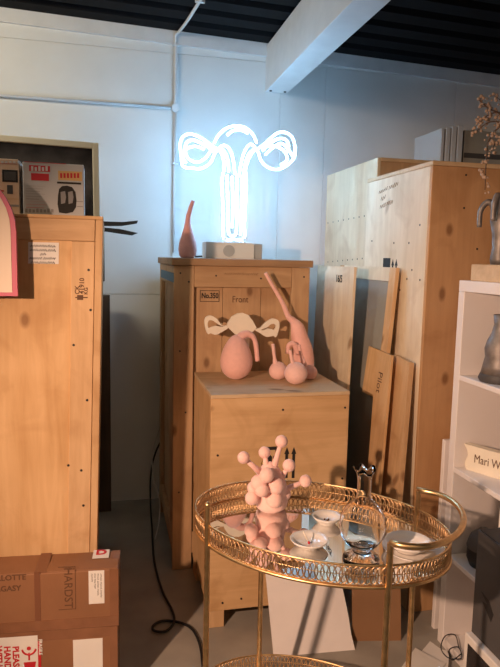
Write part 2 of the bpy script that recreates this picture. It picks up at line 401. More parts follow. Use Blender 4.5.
bxpart('side_batten', 'plyold', r, 0.0, 0.021, 0.121, D_-0.101, 0.09, 0.18)
bxpart('blue_tape', 'bluetape', r, -0.0012, 0.0, 0.005, 0.72, H_-0.115, H_-0.07, 0)
text('No.350', r, 0.036, 'ink', (0.135, 0.0295, 1.362), bold=0.001, sx=0.75)
bm = B()
for a0, a1, b0, b1 in ((0.128, 0.222, 1.386, 1.3885), (0.128, 0.222, 1.334, 1.3365), (0.128, 0.1305, 1.334, 1.3885), (0.2195, 0.222, 1.334, 1.3885)):
    box(bm, a0, a1, 0.0293, 0.0305, b0, b1)
obj('ink_box', bm, 'ink', r)
text('Front', r, 0.045, 'brownink', (0.285, 0.0295, 1.345), sx=0.8)
scribble(r, (0.24, 0.0012, 1.47), 0.17, 0.014, 'brownink', words=4)
screws(r, [(0.03, 0, 1.47), (0.07, 0, 1.43), (0.03, 0, 1.1), (0.06, 0, 0.8), (0.03, 0, 0.4), (W_-0.03, 0, 1.46), (W_-0.06, 0, 1.2), (W_-0.03, 0, 1.1), (0.2, 0.002, 1.46), (0.42, 0.002, 1.45)])

# pedestal crate in front of it
px0, py0, PW, PD, PH = 0.40, 2.40, 0.592, 0.50, 1.0
r = thing('plywood_crate', 'lower plywood crate used as a pedestal for pink ceramics, arrows stencilled on front', 'crate', (px0, py0, 0), group='wooden crates')
bxpart('lid', 'lid', r, 0, PW, 0, PD, PH-0.016, PH)
bxpart('front_panel', 'plyx', r, 0.001, PW-0.001, 0.001, 0.016, 0.075, PH-0.0165)
bxpart('side_panel', 'ply', r, 0.001, 0.014, 0.017, PD-0.001, 0.075, PH-0.0165)
bxpart('side_panel', 'ply', r, PW-0.014, PW-0.001, 0.017, PD-0.001, 0.075, PH-0.0165)
bxpart('back_panel', 'ply', r, 0.015, PW-0.015, PD-0.014, PD-0.001, 0.075, PH-0.0165)
bxpart('floor_board', 'plyx', r, 0.015, PW-0.015, 0.017, PD-0.015, 0.075, 0.095)
for x0 in (0.003, PW-0.073):
    bxpart('foot', 'pine', r, x0, x0+0.066, 0.004, 0.10, 0, 0.0748)
    bxpart('foot', 'pine', r, x0, x0+0.066, PD-0.11, PD-0.01, 0, 0.0748)
a_ = atY(267, 447, py0)-Vector((px0, py0, 0)); b_ = atY(278, 465, py0)-Vector((px0, py0, 0))
bm = B(); box(bm, a_.x, b_.x, -0.0004, 0.001, b_.z, a_.z); obj('stencil_square', bm, 'ink', r)
bm = B()
gx, gz = (a_.x+b_.x)/2, (a_.z+b_.z)/2
prism(bm, [(gx-0.012, -0.0006, gz+0.026), (gx-0.011, -0.0006, gz+0.006), (gx-0.002, -0.0006, gz-0.003), (gx-0.002, -0.0006, gz-0.022), (gx-0.010, -0.0006, gz-0.027), (gx+0.010, -0.0006, gz-0.027), (gx+0.002, -0.0006, gz-0.022), (gx+0.002, -0.0006, gz-0.003), (gx+0.011, -0.0006, gz+0.006), (gx+0.012, -0.0006, gz+0.026)], 0.0003, (0,-1,0))
obj('stencil_glass', bm, 'pine', r)
for xx in (287, 294):
    p = atY(xx, 447, py0)-Vector((px0, py0, 0)); q = atY(xx, 478, py0)-Vector((px0, py0, 0))
    bm = B(); yv = -0.0004
    prism(bm, [(p.x, yv, p.z), (p.x+0.011, yv, p.z-0.03), (p.x+0.006, yv, p.z-0.03), (p.x+0.006, yv, q.z), (p.x-0.006, yv, q.z), (p.x-0.006, yv, p.z-0.03), (p.x-0.011, yv, p.z-0.03)], 0.0008, (0, 1, 0))
    obj('stencil_arrow', bm, 'ink', r)
screws(r, [(0.03, 0, 0.75), (0.03, 0, 0.4), (PW-0.02, 0, 0.93), (PW-0.02, 0, 0.62), (0.3, 0, 0.93), (0.14, 0, 0.12), (0.06, 0, 0.11), (PW-0.05, 0, 0.12)])

# left crate
lx0, lx1, ly0, LD, LH = -1.15, -0.013, 2.20, 1.1, 1.678
LW = lx1-lx0
r = thing('packing_crate', 'large orange plywood crate with paper label, behind the cardboard boxes', 'crate', (lx0, ly0, 0), group='wooden crates')
bxpart('front_panel', 'ply', r, 0.03, LW-0.1, 0.012, 0.026, 0.02, LH-0.06)
bxpart('front_post', 'pine', r, LW-0.103, LW-0.026, 0.004, 0.03, 0.0, LH-0.086)
bxpart('front_post', 'pine', r, 0.0, 0.09, 0.004, 0.03, 0.0, LH-0.086)
bxpart('top_rail', 'pinex', r, 0.0, LW-0.026, 0.0, 0.03, LH-0.085, LH-0.012)
bxpart('lid', 'plyx', r, 0.0, LW, 0.0, LD, LH-0.0115, LH)
bxpart('corner_batten', 'pine', r, LW-0.0245, LW, 0.0, 0.05, 0.0, LH-0.012)
bxpart('side_panel', 'ply', r, LW-0.016, LW-0.002, 0.051, LD-0.001, 0.02, LH-0.012)
bxpart('side_panel', 'ply', r, 0.002, 0.016, 0.031, LD-0.001, 0.02, LH-0.012)
bxpart('back_panel', 'ply', r, 0.017, LW-0.017, LD-0.016, LD-0.001, 0.02, LH-0.012)
bxpart('floor_board', 'plyx', r, 0.017, LW-0.017, 0.031, LD-0.017, 0.0, 0.02)
org = Vector((lx0, ly0, 0))
def lface(x, y, dy): return atY(x, y, ly0+dy)-org
a_, b_ = lface(29, 242, 0.012), lface(60, 264, 0.012)
lab = obj('paper_label', box(B(), a_.x, b_.x, 0.0105, 0.0118, b_.z, a_.z), 'paper', r)
for i, (fr, nw) in enumerate(((0.84, 3), (0.86, 3), (0.2, 1), (0.9, 2), (0.8, 3))):
    wl_ = (b_.x-a_.x)*fr
    scribble(lab, ((a_.x+b_.x-wl_)/2, 0.0102, a_.z-0.012-i*0.0138), wl_, 0.0095, 'ink', rad=0.0017, words=nw)
for s, xx, yy, k in (('CK', 79.5, 290, 0.022), ('41910', 83.8, 286, 0.022), ('KG', 88, 291, 0.018)):
    p = lface(xx, yy, 0.004); text(s, r, k, 'brownink', (p.x, 0.0036, p.z), xdir=(0,0,1), updir=(-1,0,0), align='CENTER', bold=0.0005)
a_, b_ = lface(78, 295, 0.004), lface(89, 300, 0.004)
obj('stencil_bar', box(B(), a_.x+0.004, b_.x-0.012, 0.0035, 0.005, b_.z, a_.z), 'brownink', r)
obj('stencil_line', box(B(), a_.x-0.002, b_.x+0.003, 0.0034, 0.005, (a_.z+b_.z)/2-0.002, (a_.z+b_.z)/2+0.002), 'brownink', r)
screws(r, [tuple(lface(x, y, 0.004)) for x, y in ((90, 270), (93, 310), (92, 400), (75, 465), (88, 470), (91, 505), (77, 345))])

# the old crate has racked a little to one side
for ch in r.children_recursive:
    shx = 0.026
    ch.location.x += shx*(ch.location.z-LH) if ch.location.length > 0 else 0
    if ch.name.startswith('screw'): continue
    ch.data.transform(Matrix(((1, 0, shx, -shx*LH), (0, 1, 0, 0), (0, 0, 1, 0), (0, 0, 0, 1))))

# big crates on the right
AX, AY, AH = 1.289, 2.35, 1.955
r = thing('tall_crate', 'tall pale plywood crate standing beside the white shelf', 'crate', (AX, AY, 0), group='wooden crates')
AW, AD = 1.15, 0.65
bxpart('side_panel', 'paley', r, 0, 0.018, 0.019, AD, 0, AH-0.019)
bxpart('front_panel', 'orangeply', r, 0.0, AW, 0, 0.0185, 0, AH-0.019)
bxpart('side_panel', 'paley', r, AW-0.018, AW, 0.019, AD, 0, AH-0.019)
bxpart('back_panel', 'ply', r, 0.019, AW-0.019, AD-0.018, AD, 0, AH-0.019)
bxpart('lid', 'lid', r, -0.003, AW+0.003, -0.004, AD+0.002, AH-0.0185, AH)
bxpart('floor_board', 'plyx', r, 0.019, AW-0.019, 0.019, AD-0.019, 0, 0.02)
orgA = Vector((AX, AY, 0))
def aface(x, y): return atX(x, y, AX)-orgA
for xx, yy, ln, nw in ((379, 192.5, 0.22, 2), (381, 199, 0.06, 1), (380, 207, 0.15, 2)):
    p = aface(xx, yy); scribble(r, (-0.0003, p.y, p.z), ln, 0.024, 'brownink', (0,-1,0.1), (0,0.1,1), 0.0012, nw)
a_, b_ = aface(383.5, 258), aface(390, 269)
obj('black_sticker', box(B(), -0.0012, 0.0, b_.y, a_.y, b_.z, a_.z), 'ink', r)
for xx in (393, 396.5):
    p, q = aface(xx, 259), aface(xx, 292); xv = -0.0005
    bm = B(); prism(bm, [(xv, p.y, p.z), (xv, p.y-0.014, p.z-0.03), (xv, p.y-0.007, p.z-0.03), (xv, p.y-0.007, q.z), (xv, p.y+0.007, q.z), (xv, p.y+0.007, p.z-0.03), (xv, p.y+0.014, p.z-0.03)], 0.0009, (1,0,0))
    obj('stencil_arrow', bm, 'ink', r)
screws(r, [tuple(aface(x, y)) for x, y in ((412, 270), (407, 279), (420, 280), (420, 225), (394, 243), (372, 241), (409, 243), (400, 290))], 'X')
screws(r, [tuple(atY(x, y, AY)-orgA) for x, y in ((466, 175), (464, 208), (477, 249))])

BX, BY_, BH = 1.36, 3.05, 2.075
r = thing('tall_crate', 'tallest greenish plywood crate with rows of screws, against the back wall', 'crate', (BX, BY_, 0), group='wooden crates')
BW, BD = 1.1, 0.76
bxpart('side_panel', 'pale', r, 0, 0.018, 0.0, BD, 0, BH-0.001)
bxpart('side_panel', 'pale', r, BW-0.018, BW, 0.0, BD, 0, BH-0.001)
bxpart('front_panel', 'plyold', r, 0.0185, BW-0.0185, 0.002, 0.02, 0, BH-0.019)
bxpart('back_panel', 'plyold', r, 0.0185, BW-0.0185, BD-0.02, BD-0.002, 0, BH-0.019)
bxpart('lid', 'lid', r, 0.0185, BW-0.0185, 0.0, BD, BH-0.0185, BH)
orgB = Vector((BX, BY_, 0))
screws(r, [tuple(atX(x, y, BX)-orgB) for x, y in ([(328+5.2*i, 223-1.0*i) for i in range(8)] + [(328+4.9*i, 262-0.5*i) for i in range(8)])], 'X')

# ------------------------------------------------------------------ sheets and boards leaning on the right hand crates (they face left)
def leaning(name, label, ytop, zt, xt, xb, thick, mat, zb=0.0, parent=None, ybot=None, cat='panel'):
    """a board whose wide face looks left; (ytop = near,far), top edge at xt,zt, foot at xb,zb; its face is the given x, thickness goes right"""
    yb_ = ybot or ytop
    bm = B()
    prism(bm, [(xb, yb_[0], zb), (xt, ytop[0], zt), (xt, ytop[1], zt), (xb, yb_[1], zb)], thick, (1, 0, (xb-xt)/(zt-zb)))
    return bm
# light plywood sheet nearest the brown crate
bm = leaning('', '', (2.72, 3.24), 1.515, 1.12, 1.09, 0.012, 'pale')
r = obj('plywood_sheet', bm, 'pale'); tag(r, 'light plywood sheet with black number, standing next to the brown crate', 'board', 'boards leaning beside the tall crates')
text('16/5', r, 0.05, 'ink', tuple(atX(339, 279, 1.1173)), xdir=(0,-1,0), updir=(0.02,0,1), align='CENTER', bold=0.001, name='number')
# framed panel
xt_, xb_ = 1.255, 1.15
r = thing('grey_framed_sheet', 'grey panel in a pale wooden frame leaning on the tall crate', 'panel', (0,0,0), group='boards leaning beside the tall crates')
nx = Vector((1, 0, (xb_-xt_)/1.52)).normalized()
def fpt(y, z): return Vector((xb_+(xt_-xb_)*z/1.52, y, z))
def fpart(name, mat, y0, y1, z0, z1, off, th):
    obj(name, prism(B(), [fpt(y0, z0)+nx*off, fpt(y0, z1)+nx*off, fpt(y1, z1)+nx*off, fpt(y1, z0)+nx*off], th, nx), mat, r)
fpart('panel', 'greyboard', 2.62, 3.20, 0.02, 1.47, 0.008, 0.006)
fpart('stile', 'pine', 2.565, 2.628, 0.0, 1.518, 0.0, 0.018); fpart('stile', 'pine', 3.19, 3.25, 0.0, 1.518, 0.0, 0.018)
fpart('rail', 'pale', 2.629, 3.189, 1.455, 1.518, 0.0, 0.018); fpart('rail', 'pale', 2.629, 3.189, 0.0, 0.06, 0.0, 0.018)
# offcut and planks
r = thing('plywood_offcut', 'L-shaped plywood offcut with handwriting, leaning in front of the grey framed panel', 'board', (0,0,0), group='boards leaning beside the tall crates')
nx2 = Vector((1, 0, -0.112)).normalized()
def opt(y, z): return Vector((1.085+0.112*z, y, z))
obj('panel', prism(B(), [opt(2.33, 0.0), opt(2.483, 1.135), opt(2.728, 1.142), opt(2.728, 0.92), opt(2.60, 0.925), opt(2.44, 0.0)], 0.012, nx2), 'ply', r)
text('Pilot', r, 0.06, 'brownink', tuple(opt(2.56, 1.0)-nx2*0.0006), xdir=(-0.112,0.0,-1), updir=(0,-1,0), align='CENTER', sx=0.9)
r = obj('wooden_plank', prism(B(), [Vector((1.15+0.089*z, y, z)) for y, z in ((2.27, 0.0), (2.385, 1.12), (2.54, 1.13), (2.48, 0.0))], 0.022, (1, 0, -0.089)), 'pine')
tag(r, 'thick pine plank leaning on the pale side of the tall crate', 'plank', 'boards leaning beside the tall crates')

# white board and brown panel at the foot of the pedestal
def slab(name, label, cat, p0, p1, h, leanv, th, mat, ragged=False):
    p0, p1 = Vector((p0[0], p0[1], 0)), Vector((p1[0], p1[1], 0)); up_ = Vector((0, leanv, 1)).normalized()*h
    ex = (p1-p0)
    pts = [p0, p0+up_]
    if ragged:
        for i in range(8):
            t = 1-i/7; pts.append(p0+up_*t+ex*(1.0-0.10*t+random.uniform(-0.012, 0.012)))
    else: pts += [p1+up_, p1]
    bm = prism(B(), pts, th, ex.normalized().cross(up_.normalized())*-1)
    return tag(obj(name, bm, mat), label, cat)
slab('white_board', 'white board with ragged edge leaning on the pedestal crate behind the trolley', 'board', (0.624, 2.17), (0.955, 2.15), 0.415, 0.58, 0.010, 'whiteboard', True)
slab('brown_panel', 'brown hardboard panel beside the ragged white board under the trolley', 'panel', (0.967, 2.205), (1.165, 2.17), 0.55, 0.13, 0.008, 'brownpanel')
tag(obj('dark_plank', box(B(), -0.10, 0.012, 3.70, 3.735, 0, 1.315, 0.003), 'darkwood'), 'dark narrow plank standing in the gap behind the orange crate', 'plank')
r = obj('thin_panel', box(B(), 1.338, 1.66, 2.215, 2.238, 0, 0.825, 0.002), 'whiteboard')
tag(r, 'thin white panel wedged between tall crate and white shelf', 'panel')

# ------------------------------------------------------------------ things on and behind the left crate
zt = LH
r = thing('framed_picture', 'dark picture in a cream frame standing behind the product cartons', 'picture', (-0.03, 2.79, zt+0.001), (math.radians(-4), 0, math.radians(8)))
FWd, FH = 0.62, 0.345
obj('stile', box(B(), -0.026, 0, 0, 0.022, 0, FH, 0.002), 'frame', r); obj('stile', box(B(), -FWd, -FWd+0.026, 0, 0.022, 0, FH, 0.002), 'frame', r)
obj('rail', box(B(), -FWd+0.0265, -0.0265, 0, 0.022, FH-0.026, FH, 0.002), 'frame', r); obj('rail', box(B(), -FWd+0.0265, -0.0265, 0, 0.022, 0, 0.026, 0.002), 'frame', r)
obj('picture', box(B(), -FWd+0.026, -0.026, 0.008, 0.016, 0.026, FH-0.026), 'picture', r)
# carton with mask print
def pf(x, y, dy): return atY(x, y, dy)
cxl, cxr = pf(23, 190, 2.36).x, pf(84, 190, 2.36).x
ch = pf(50, 163, 2.36).z-zt
r = thing('product_carton', 'glossy grey carton printed with a dark welding mask and red logo', 'box', (cxl, 2.36, zt), (0,0,math.radians(1)), group='cartons on the orange crate')
cw = cxr-cxl
obj('carton', box(B(), 0, cw, 0, 0.16, 0, ch, 0.002), 'boxgrey', r)
def cp(x, y): p = pf(x, y, 2.36); return p.x-cxl, p.z-zt
def decal(name, mat, x0, y0, x1, y1, dy=-0.0006, par=None):
    a, b = cp(x0, y0), cp(x1, y1)
    return obj(name, box(B(), a[0], b[0], dy, 0.0, b[1], a[1]), mat, par or r)
decal('red_logo', 'redink', 29, 165, 50, 172); decal('red_logo', 'redink', 31, 173, 49, 181)
for i in range(5): decal('print_line', 'boxwhite', 31+i*3.6, 166+(i % 2), 33.4+i*3.6, 171, -0.001)
for i in range(6): decal('print_line', 'greyink', 26, 185.5+i*2.6, 46-(i*3 % 8), 186.5+i*2.6)
for i in range(3): decal('print_line', 'redink', 26, 201+i*3, 50-i*3, 202+i*3)
decal('red_band', 'redink', 24, 161.5, 66, 164.2)
decal('yellow_label', 'yellow', 58, 170.5, 82, 181); decal('black_band', 'ink', 57, 181.5, 81, 184.5)
for i in range(6): decal('print_line', 'redink', 60+i*3.4, 173, 62.2+i*3.4, 178, -0.001)
for i in range(8): decal('print_block', 'greyink', 25+i*3.7, 208.5+(i % 3)*0.5, 27.6+i*3.7, 212.5)
bm = B()
mask = [(59, 189), (62, 186), (67, 185.5), (72, 187), (75.5, 192), (76.5, 200), (76, 207), (73, 212), (66, 213.5), (59, 212.5), (57.5, 204), (58, 195)]
prism(bm, [(cp(x, y)[0], -0.0006, cp(x, y)[1]) for x, y in mask], 0.0005, (0,1,0)); obj('mask_print', bm, 'ink', r)
for x0, x1 in ((60.5, 66), (68, 73.5)):
    bm = B(); prism(bm, [(cp(x, y)[0], -0.0011, cp(x, y)[1]) for x, y in ((x0, 192), (x1-1, 191), (x1, 197), (x1-1, 203), (x0+.5, 204))], 0.0004, (0,1,0)); obj('mask_visor', bm, 'greyink', r)
decal('side_print', 'greyink', 76.5, 201, 83, 202, -0.0006); decal('side_print', 'greyink', 77, 206, 83, 207, -0.0006)
# orange / white carton
p0 = pf(22, 190, 2.42).x
r = thing('product_carton', 'cream carton with red top band and black window on the orange crate', 'box', (p0-0.34, 2.38, zt), group='cartons on the orange crate')
ch2 = pf(10, 159, 2.38).z-zt
obj('carton', box(B(), 0, 0.335, 0, 0.2, 0, ch2, 0.002), 'boxorange', r)
def decal2(name, mat, x0, y0, x1, y1, dy=-0.0006):
    a, b = pf(x0, y0, 2.38), pf(x1, y1, 2.38); ox = p0-0.34
    obj(name, box(B(), a.x-ox, min(b.x-ox, 0.334), dy, 0.0, b.z-zt, a.z-zt), mat, r)
decal2('red_band', 'redink', -60, 160, 23, 164.5); decal2('black_window', 'ink', 2, 169.5, 18, 182.5); decal2('screen', 'darkgrey', 4, 171.5, 16, 180.5, -0.001)
decal2('port_print', 'darkgrey', 7, 185, 13, 194); decal2('print_line', 'redink', -5, 190, 4, 191.5); decal2('print_line', 'yellow', -5, 198, 22, 199.5)
decal2('print_line', 'greyink', -4, 204, 20, 207)
for i in range(5): decal2('print_line', 'boxwhite', 1+i*4, 161, 3.6+i*4, 163.3, -0.001)
# dark two pronged bracket sticking out behind
r = thing('metal_bracket', 'dark forked metal bracket poking out behind the orange crate', 'bracket', (-0.05, 3.31, 1.63))
o_ = Vector((-0.05, 3.31, 1.63))
for ends in ([(104, 221), (122, 222), (138, 220.5), (137, 223.5), (122, 226), (104, 226)], [(104, 226.5), (120, 229), (138, 233), (132, 235.5), (118, 233.5), (104, 230)]):
    bm = prism(B(), [atY(x, y, 3.32)-o_ for x, y in [(ends[0][0]-9, ends[0][1])]+ends[1:-1]+[(ends[-1][0]-9, ends[-1][1])]], 0.012, (0, 1, 0)); obj('prong', bm, 'darkmetal', r)
obj('shank', box(B(), -0.06, 0.035, 0.005, 0.028, -0.22, 0.05, 0.002), 'darkmetal', r)

# pink arched sign on the front of the left crate
r = thing('arched_sign', 'cream arched panel with pink border mounted on the orange crate front', 'sign', (-0.46, 2.12, 1.41))
def arch(wd, ht):
    pts = [(-wd, 0), (wd, 0), (wd, ht-wd*1.1)]
    for i in range(1, 16):
        t = math.pi*i/16; pts.append((wd*math.cos(t), ht-wd*1.1+wd*1.1*math.sin(t)))
    pts.append((-wd, ht-wd*1.1)); return pts
lean_ = 0.0
obj('border', prism(B(), [(x, 0, z) for x, z in arch(0.176, 0.40)], 0.022, (0,1,0)), 'hotpink', r)
obj('face', prism(B(), [(x, -0.002, z+0.012) for x, z in arch(0.160, 0.376)], 0.003, (0,1,0)), 'cream', r)
for x in (-0.1, 0.1): obj('bracket', box(B(), x-0.015, x+0.015, 0.0225, 0.0795 if x < 2 else 0.08, 0.2, 0.24, 0.001), 'darkmetal', r)

# ------------------------------------------------------------------ cardboard boxes bottom left
ang = math.radians(-4)
BD0 = 0.135
by0 = 2.012
cor = atY(118, 569, by0)
z_top = cor.z; z_mid = atY(113, 626, by0).z
def carton(name, label, z0, z1, jx):
    r = thing(name, label, 'box', (cor.x+jx, by0, z0), (0, 0, ang), group='brown cartons in front of the orange crate')
    h = z1-z0
    obj('carton', box(B(), -0.62, 0, 0, BD0, 0, h, 0.004), 'card', r)
    return r, h
r1, h1 = carton('cardboard_box', 'upper brown cardboard box with handwriting and white address label', z_mid+0.001, z_top, 0.0)
r0, h0 = carton('cardboard_box', 'lower brown cardboard box with red fragile sticker', 0.0, z_mid, -0.004)
Minv = Matrix.Rotation(-ang, 3, 'Z')
def cf(root, x, y):
    """pixel -> local point on the front face of a carton"""
    n_ = Matrix.Rotation(ang, 3, 'Z') @ Vector((0, -1, 0)); d = FW + RT*((x-250)/FPX) - UP*((y-333.5)/FPX)
    o_ = Vector(root.location); t = (o_-EYEP).dot(n_)/d.dot(n_)
    return Minv @ (EYEP+d*t-o_)
def sticker(name, mat, root, x0, y0, x1, y1, dy=-0.001, par=None):
    a, b = cf(root, x0, y0), cf(root, x1, y1)
    return obj(name, box(B(), a.x, b.x, dy, 0.0, b.z, a.z), mat, par or root)
obj('top_flap', box(B(), -0.62, -0.001, 0.002, BD0*0.52, h1, h1+0.003, 0.001), 'card', r1)
a_, b_ = cf(r1, 34, 575), cf(r1, 46, 575)
obj('packing_tape', box(B(), a_.x, b_.x, -0.001, BD0, h1+0.003, h1+0.0038), 'darktape', r1); sticker('packing_tape', 'darktape', r1, 34, 572, 41, 626)
obj('packing_tape', box(B(), -0.028, 0.0012, -0.0008, BD0, 0.0, h1+0.0005, 0.0), 'cardtape', r1)
obj('packing_tape', box(B(), -0.6, 0.0012, -0.0016, 0.0, 0.0, 0.035, 0.0), 'cardtape', r1)
obj('packing_tape', box(B(), -0.6, 0.0012, -0.0012, 0.0, h0-0.035, h0-0.001, 0.0), 'cardtape', r0)
obj('packing_tape', box(B(), -0.024, 0.0012, -0.0008, BD0, 0.0, h0-0.001, 0.0), 'cardtape', r0)
lb = sticker('address_label', 'paper', r1, 88.5, 571, 104.5, 603)
for i, ln in enumerate((0.088, 0.08, 0.055, 0.03)):
    p = cf(r1, 101-i*3.0, 573.5); scribble(lb, (p.x, -0.0012, p.z), ln, 0.006, 'ink', (0,0,-1), (1,0,0), 0.0007, 3, 'print_line')
a_, b_ = cf(r1, 90, 565), cf(r1, 107, 565)
lb = obj('torn_label', box(B(), a_.x, b_.x, BD0*0.55, BD0+0.001, h1+0.0042, h1+0.005), 'paper', r1)
text('D', lb, 0.05, 'redink', ((a_.x+b_.x)/2, BD0*0.85, h1+0.0055), xdir=(1,0,0), updir=(0,1,0), align='CENTER', bold=0.002)
p = cf(r1, 26, 577); text('CHARLOTTE', r1, 0.026, 'brownink', (p.x, -0.0008, p.z), align='RIGHT', bold=0.0005)
p = cf(r1, 21, 588); text('MAGASY', r1, 0.026, 'brownink', (p.x, -0.0008, p.z), align='RIGHT', bold=0.0005)
p = cf(r1, 68, 588); text('HARDST', r1, 0.038, 'brownink', (p.x, -0.0008, p.z), xdir=(0,0,-1), updir=(1,0,0), align='CENTER')
a_, b_ = cf(r1, 58, 567), cf(r1, 76, 609)
bm = B()
for q in ((a_.x, b_.x, a_.z-.002, a_.z), (a_.x, b_.x, b_.z, b_.z+.002), (b_.x-.002, b_.x, b_.z, a_.z)): box(bm, q[0], q[1], -0.0008, 0, q[2], q[3])
obj('ink_box', bm, 'brownink', r1)
sticker('label', 'paper', r0, 73, 640, 103, 690)
st = sticker('fragile_sticker', 'redink', r0, -20, 636, 42, 700)
fx = sticker('sticker_face', 'paper', r0, -18, 639, 39, 698, -0.0014, st)
for s, xx, k in (('PLEASE', 15.5, 0.028), ('HANDLE', 7, 0.028), ('WITH CARE', -1.5, 0.028)):
    p = cf(r0, xx, 646); text(s, st, k, 'redink', (p.x, -0.0017, p.z), xdir=(0,0,-1), updir=(1,0,0), bold=0.001)
p = cf(r0, 40.3, 639); text('FRAGILE', st, 0.015, 'paper', (p.x, -0.0017, p.z), xdir=(0,0,-1), updir=(1,0,0), bold=0.0006)
p = cf(r0, 29, 647); q = cf(r0, 29, 660)
obj('handling_symbol', tube(B(), [(p.x+0.022*math.cos(t), -0.0016, p.z+0.022*math.sin(t)-0.004) for t in [math.pi*(1.05+0.9*i/10) for i in range(11)]], 0.0032, 6), 'redink', st)
obj('handling_symbol', box(B(), p.x-0.003, p.x+0.003, -0.0017, 0, q.z, p.z-0.02), 'redink', st)
obj('handling_symbol', lathe(B(), [(0, 0), (0.007, 0), (0.007, 0.0006), (0, 0.0006)], (p.x, -0.0016, p.z-0.004), 12, Matrix.Rotation(math.pi/2, 3, 'X')), 'redink', st)
q2 = cf(r0, 30, 665)
obj('handling_symbol', prism(B(), [(q2.x-0.02, -0.0016, q2.z+0.012), (q2.x-0.015, -0.0016, q2.z-0.02), (q2.x+0.015, -0.0016, q2.z-0.02), (q2.x+0.02, -0.0016, q2.z+0.012)], 0.0008, (0,1,0)), 'redink', st)

# ------------------------------------------------------------------ white shelf unit on the right
SX0, SX1, SY0, SY1, SH = 1.314, 1.70, 0.95, 2.145, 1.48
r = thing('shelf_unit', 'white open cube shelf unit holding ornaments', 'shelf', (SX0, SY0, 0))
SW, SL = SX1-SX0, SY1-SY0
bxpart('top_panel', 'white', r, 0, SW, 0, SL, SH-0.042, SH)
bxpart('side_panel', 'white', r, 0, SW, SL-0.04, SL, 0, SH-0.0425); bxpart('side_panel', 'white', r, 0, SW, 0, 0.04, 0, SH-0.0425)
bxpart('base_panel', 'white', r, 0, SW, 0.0405, SL-0.0405, 0, 0.04)
SHZ = (1.118, 0.752, 0.392)
for zz in SHZ: bxpart('shelf_board', 'white', r, 0.0, SW-0.007, 0.0405, SL-0.0405, zz-0.02, zz)
lev = [0.0402] + sorted(SHZ) + []
for i, z0 in enumerate([0.0402]+[z+0.0002 for z in sorted(SHZ)]):
    z1 = ([z-0.0202 for z in sorted(SHZ)]+[SH-0.0427])[i]
    for yy in (0.28, 0.56, 0.835): bxpart('divider', 'white', r, 0.0, SW-0.007, yy, yy+0.02, z0, z1)
bxpart('back_panel', 'white', r, SW-0.006, SW, 0.0405, SL-0.0405, 0.0405, SH-0.043)

# on top of the shelf: wooden block with silver flower form, vase of branches
b0 = atZ(478, 277.5, SH)
tag(obj('wooden_block', box(B(), 1.332, 1.48, 1.88, 2.10, SH, SH+0.062, 0.003), 'lid'), 'small wooden block under the silver sculpture on the shelf top', 'block')
r = thing('silver_sculpture', 'tarnished silver drooping flower sculpture on a wooden block', 'sculpture', (1.395, 2.02, SH+0.062))
obj('stem_body', lathe(B(), [(0, 0), (0.030, 0), (0.034, 0.02), (0.028, 0.06), (0.032, 0.11), (0.042, 0.16), (0.030, 0.19), (0.018, 0.2), (0, 0.2)], (0,0,0), 20), 'silver', r, True)
for an_, h_, out_ in ((150, 0.225, 0.075), (205, 0.245, 0.06), (270, 0.235, 0.07), (330, 0.23, 0.08), (60, 0.24, 0.07)):
    c_, s_ = math.cos(math.radians(an_)), math.sin(math.radians(an_))
    P_ = spline([(c_*.02, s_*.02, .14), (c_*.032, s_*.032, h_-.02), (c_*out_*.7, s_*out_*.7, h_), (c_*out_, s_*out_, h_-.03), (c_*out_*1.02, s_*out_*1.02, h_-.09)], 6)
    obj('petal', tube(B(), P_, [0.012-0.006*abs(i/(len(P_)-1)-.45) for i in range(len(P_))], 8), 'silver', r, True)
r = thing('dried_branch', 'dried twig with small pale buds drooping over the shelf', 'branch', (1.56, 1.60, SH))
obj('vase', lathe(B(), [(0, 0), (0.05, 0), (0.065, 0.06), (0.06, 0.14), (0.03, 0.2), (0.035, 0.23), (0.03, 0.23), (0.024, 0.2), (0.05, 0.14), (0.055, 0.06), (0, 0.012)], (0,0,0), 24), 'ceramic', r, True)
o_ = Vector((1.56, 1.60, SH))
buds = B(); k = 0
def twig(p, rad):
    P_ = spline(p, 6); obj('twig', tube(B(), P_, [rad*(1-0.75*i/(len(P_)-1)) for i in range(len(P_))], 6), 'bark', r, True)
    for i, v in enumerate(P_):
        if i > 4:
            for _ in range(2):
                dv = Vector((random.uniform(-1,1), random.uniform(-1,1), random.uniform(-1,1)))*0.014
                ball(buds, v+dv, random.uniform(0.003, 0.0065), 7, 5)
def q(x, y, Y_): return atY(x, y, Y_)-o_
base = Vector((0, 0, 0.02))
stem_top = q(512, 140, 1.80)
twig([base, Vector((0.0, 0.02, 0.25)), q(530, 150, 1.75), q(505, 118, 1.83), q(488, 108, 1.86), q(478, 99, 1.87)], 0.006)
twig([base, Vector((0.005, 0.01, 0.25)), q(525, 160, 1.75), q(508, 128, 1.82), q(490, 122, 1.85), q(472, 135, 1.86)], 0.005)
twig([base, Vector((-0.005, 0.01, 0.25)), q(528, 140, 1.75), q(505, 125, 1.83), q(489, 140, 1.86), q(486, 165, 1.87), q(485, 190, 1.87)], 0.005)
twig([base, Vector((0.0, 0.0, 0.25)), q(522, 130, 1.78), q(503, 103, 1.85), q(492, 94, 1.88)], 0.004)
twig([base, Vector((0.002, 0.012, 0.25)), q(528, 165, 1.75), q(510, 138, 1.80), q(497, 142, 1.83), q(492, 150, 1.83)], 0.004)
twig([q(505, 118, 1.83), q(497, 112, 1.85), q(484, 118, 1.87), q(478, 127, 1.88)], 0.003)
tag(obj('buds', buds, 'bud', r, True), kind='stuff')

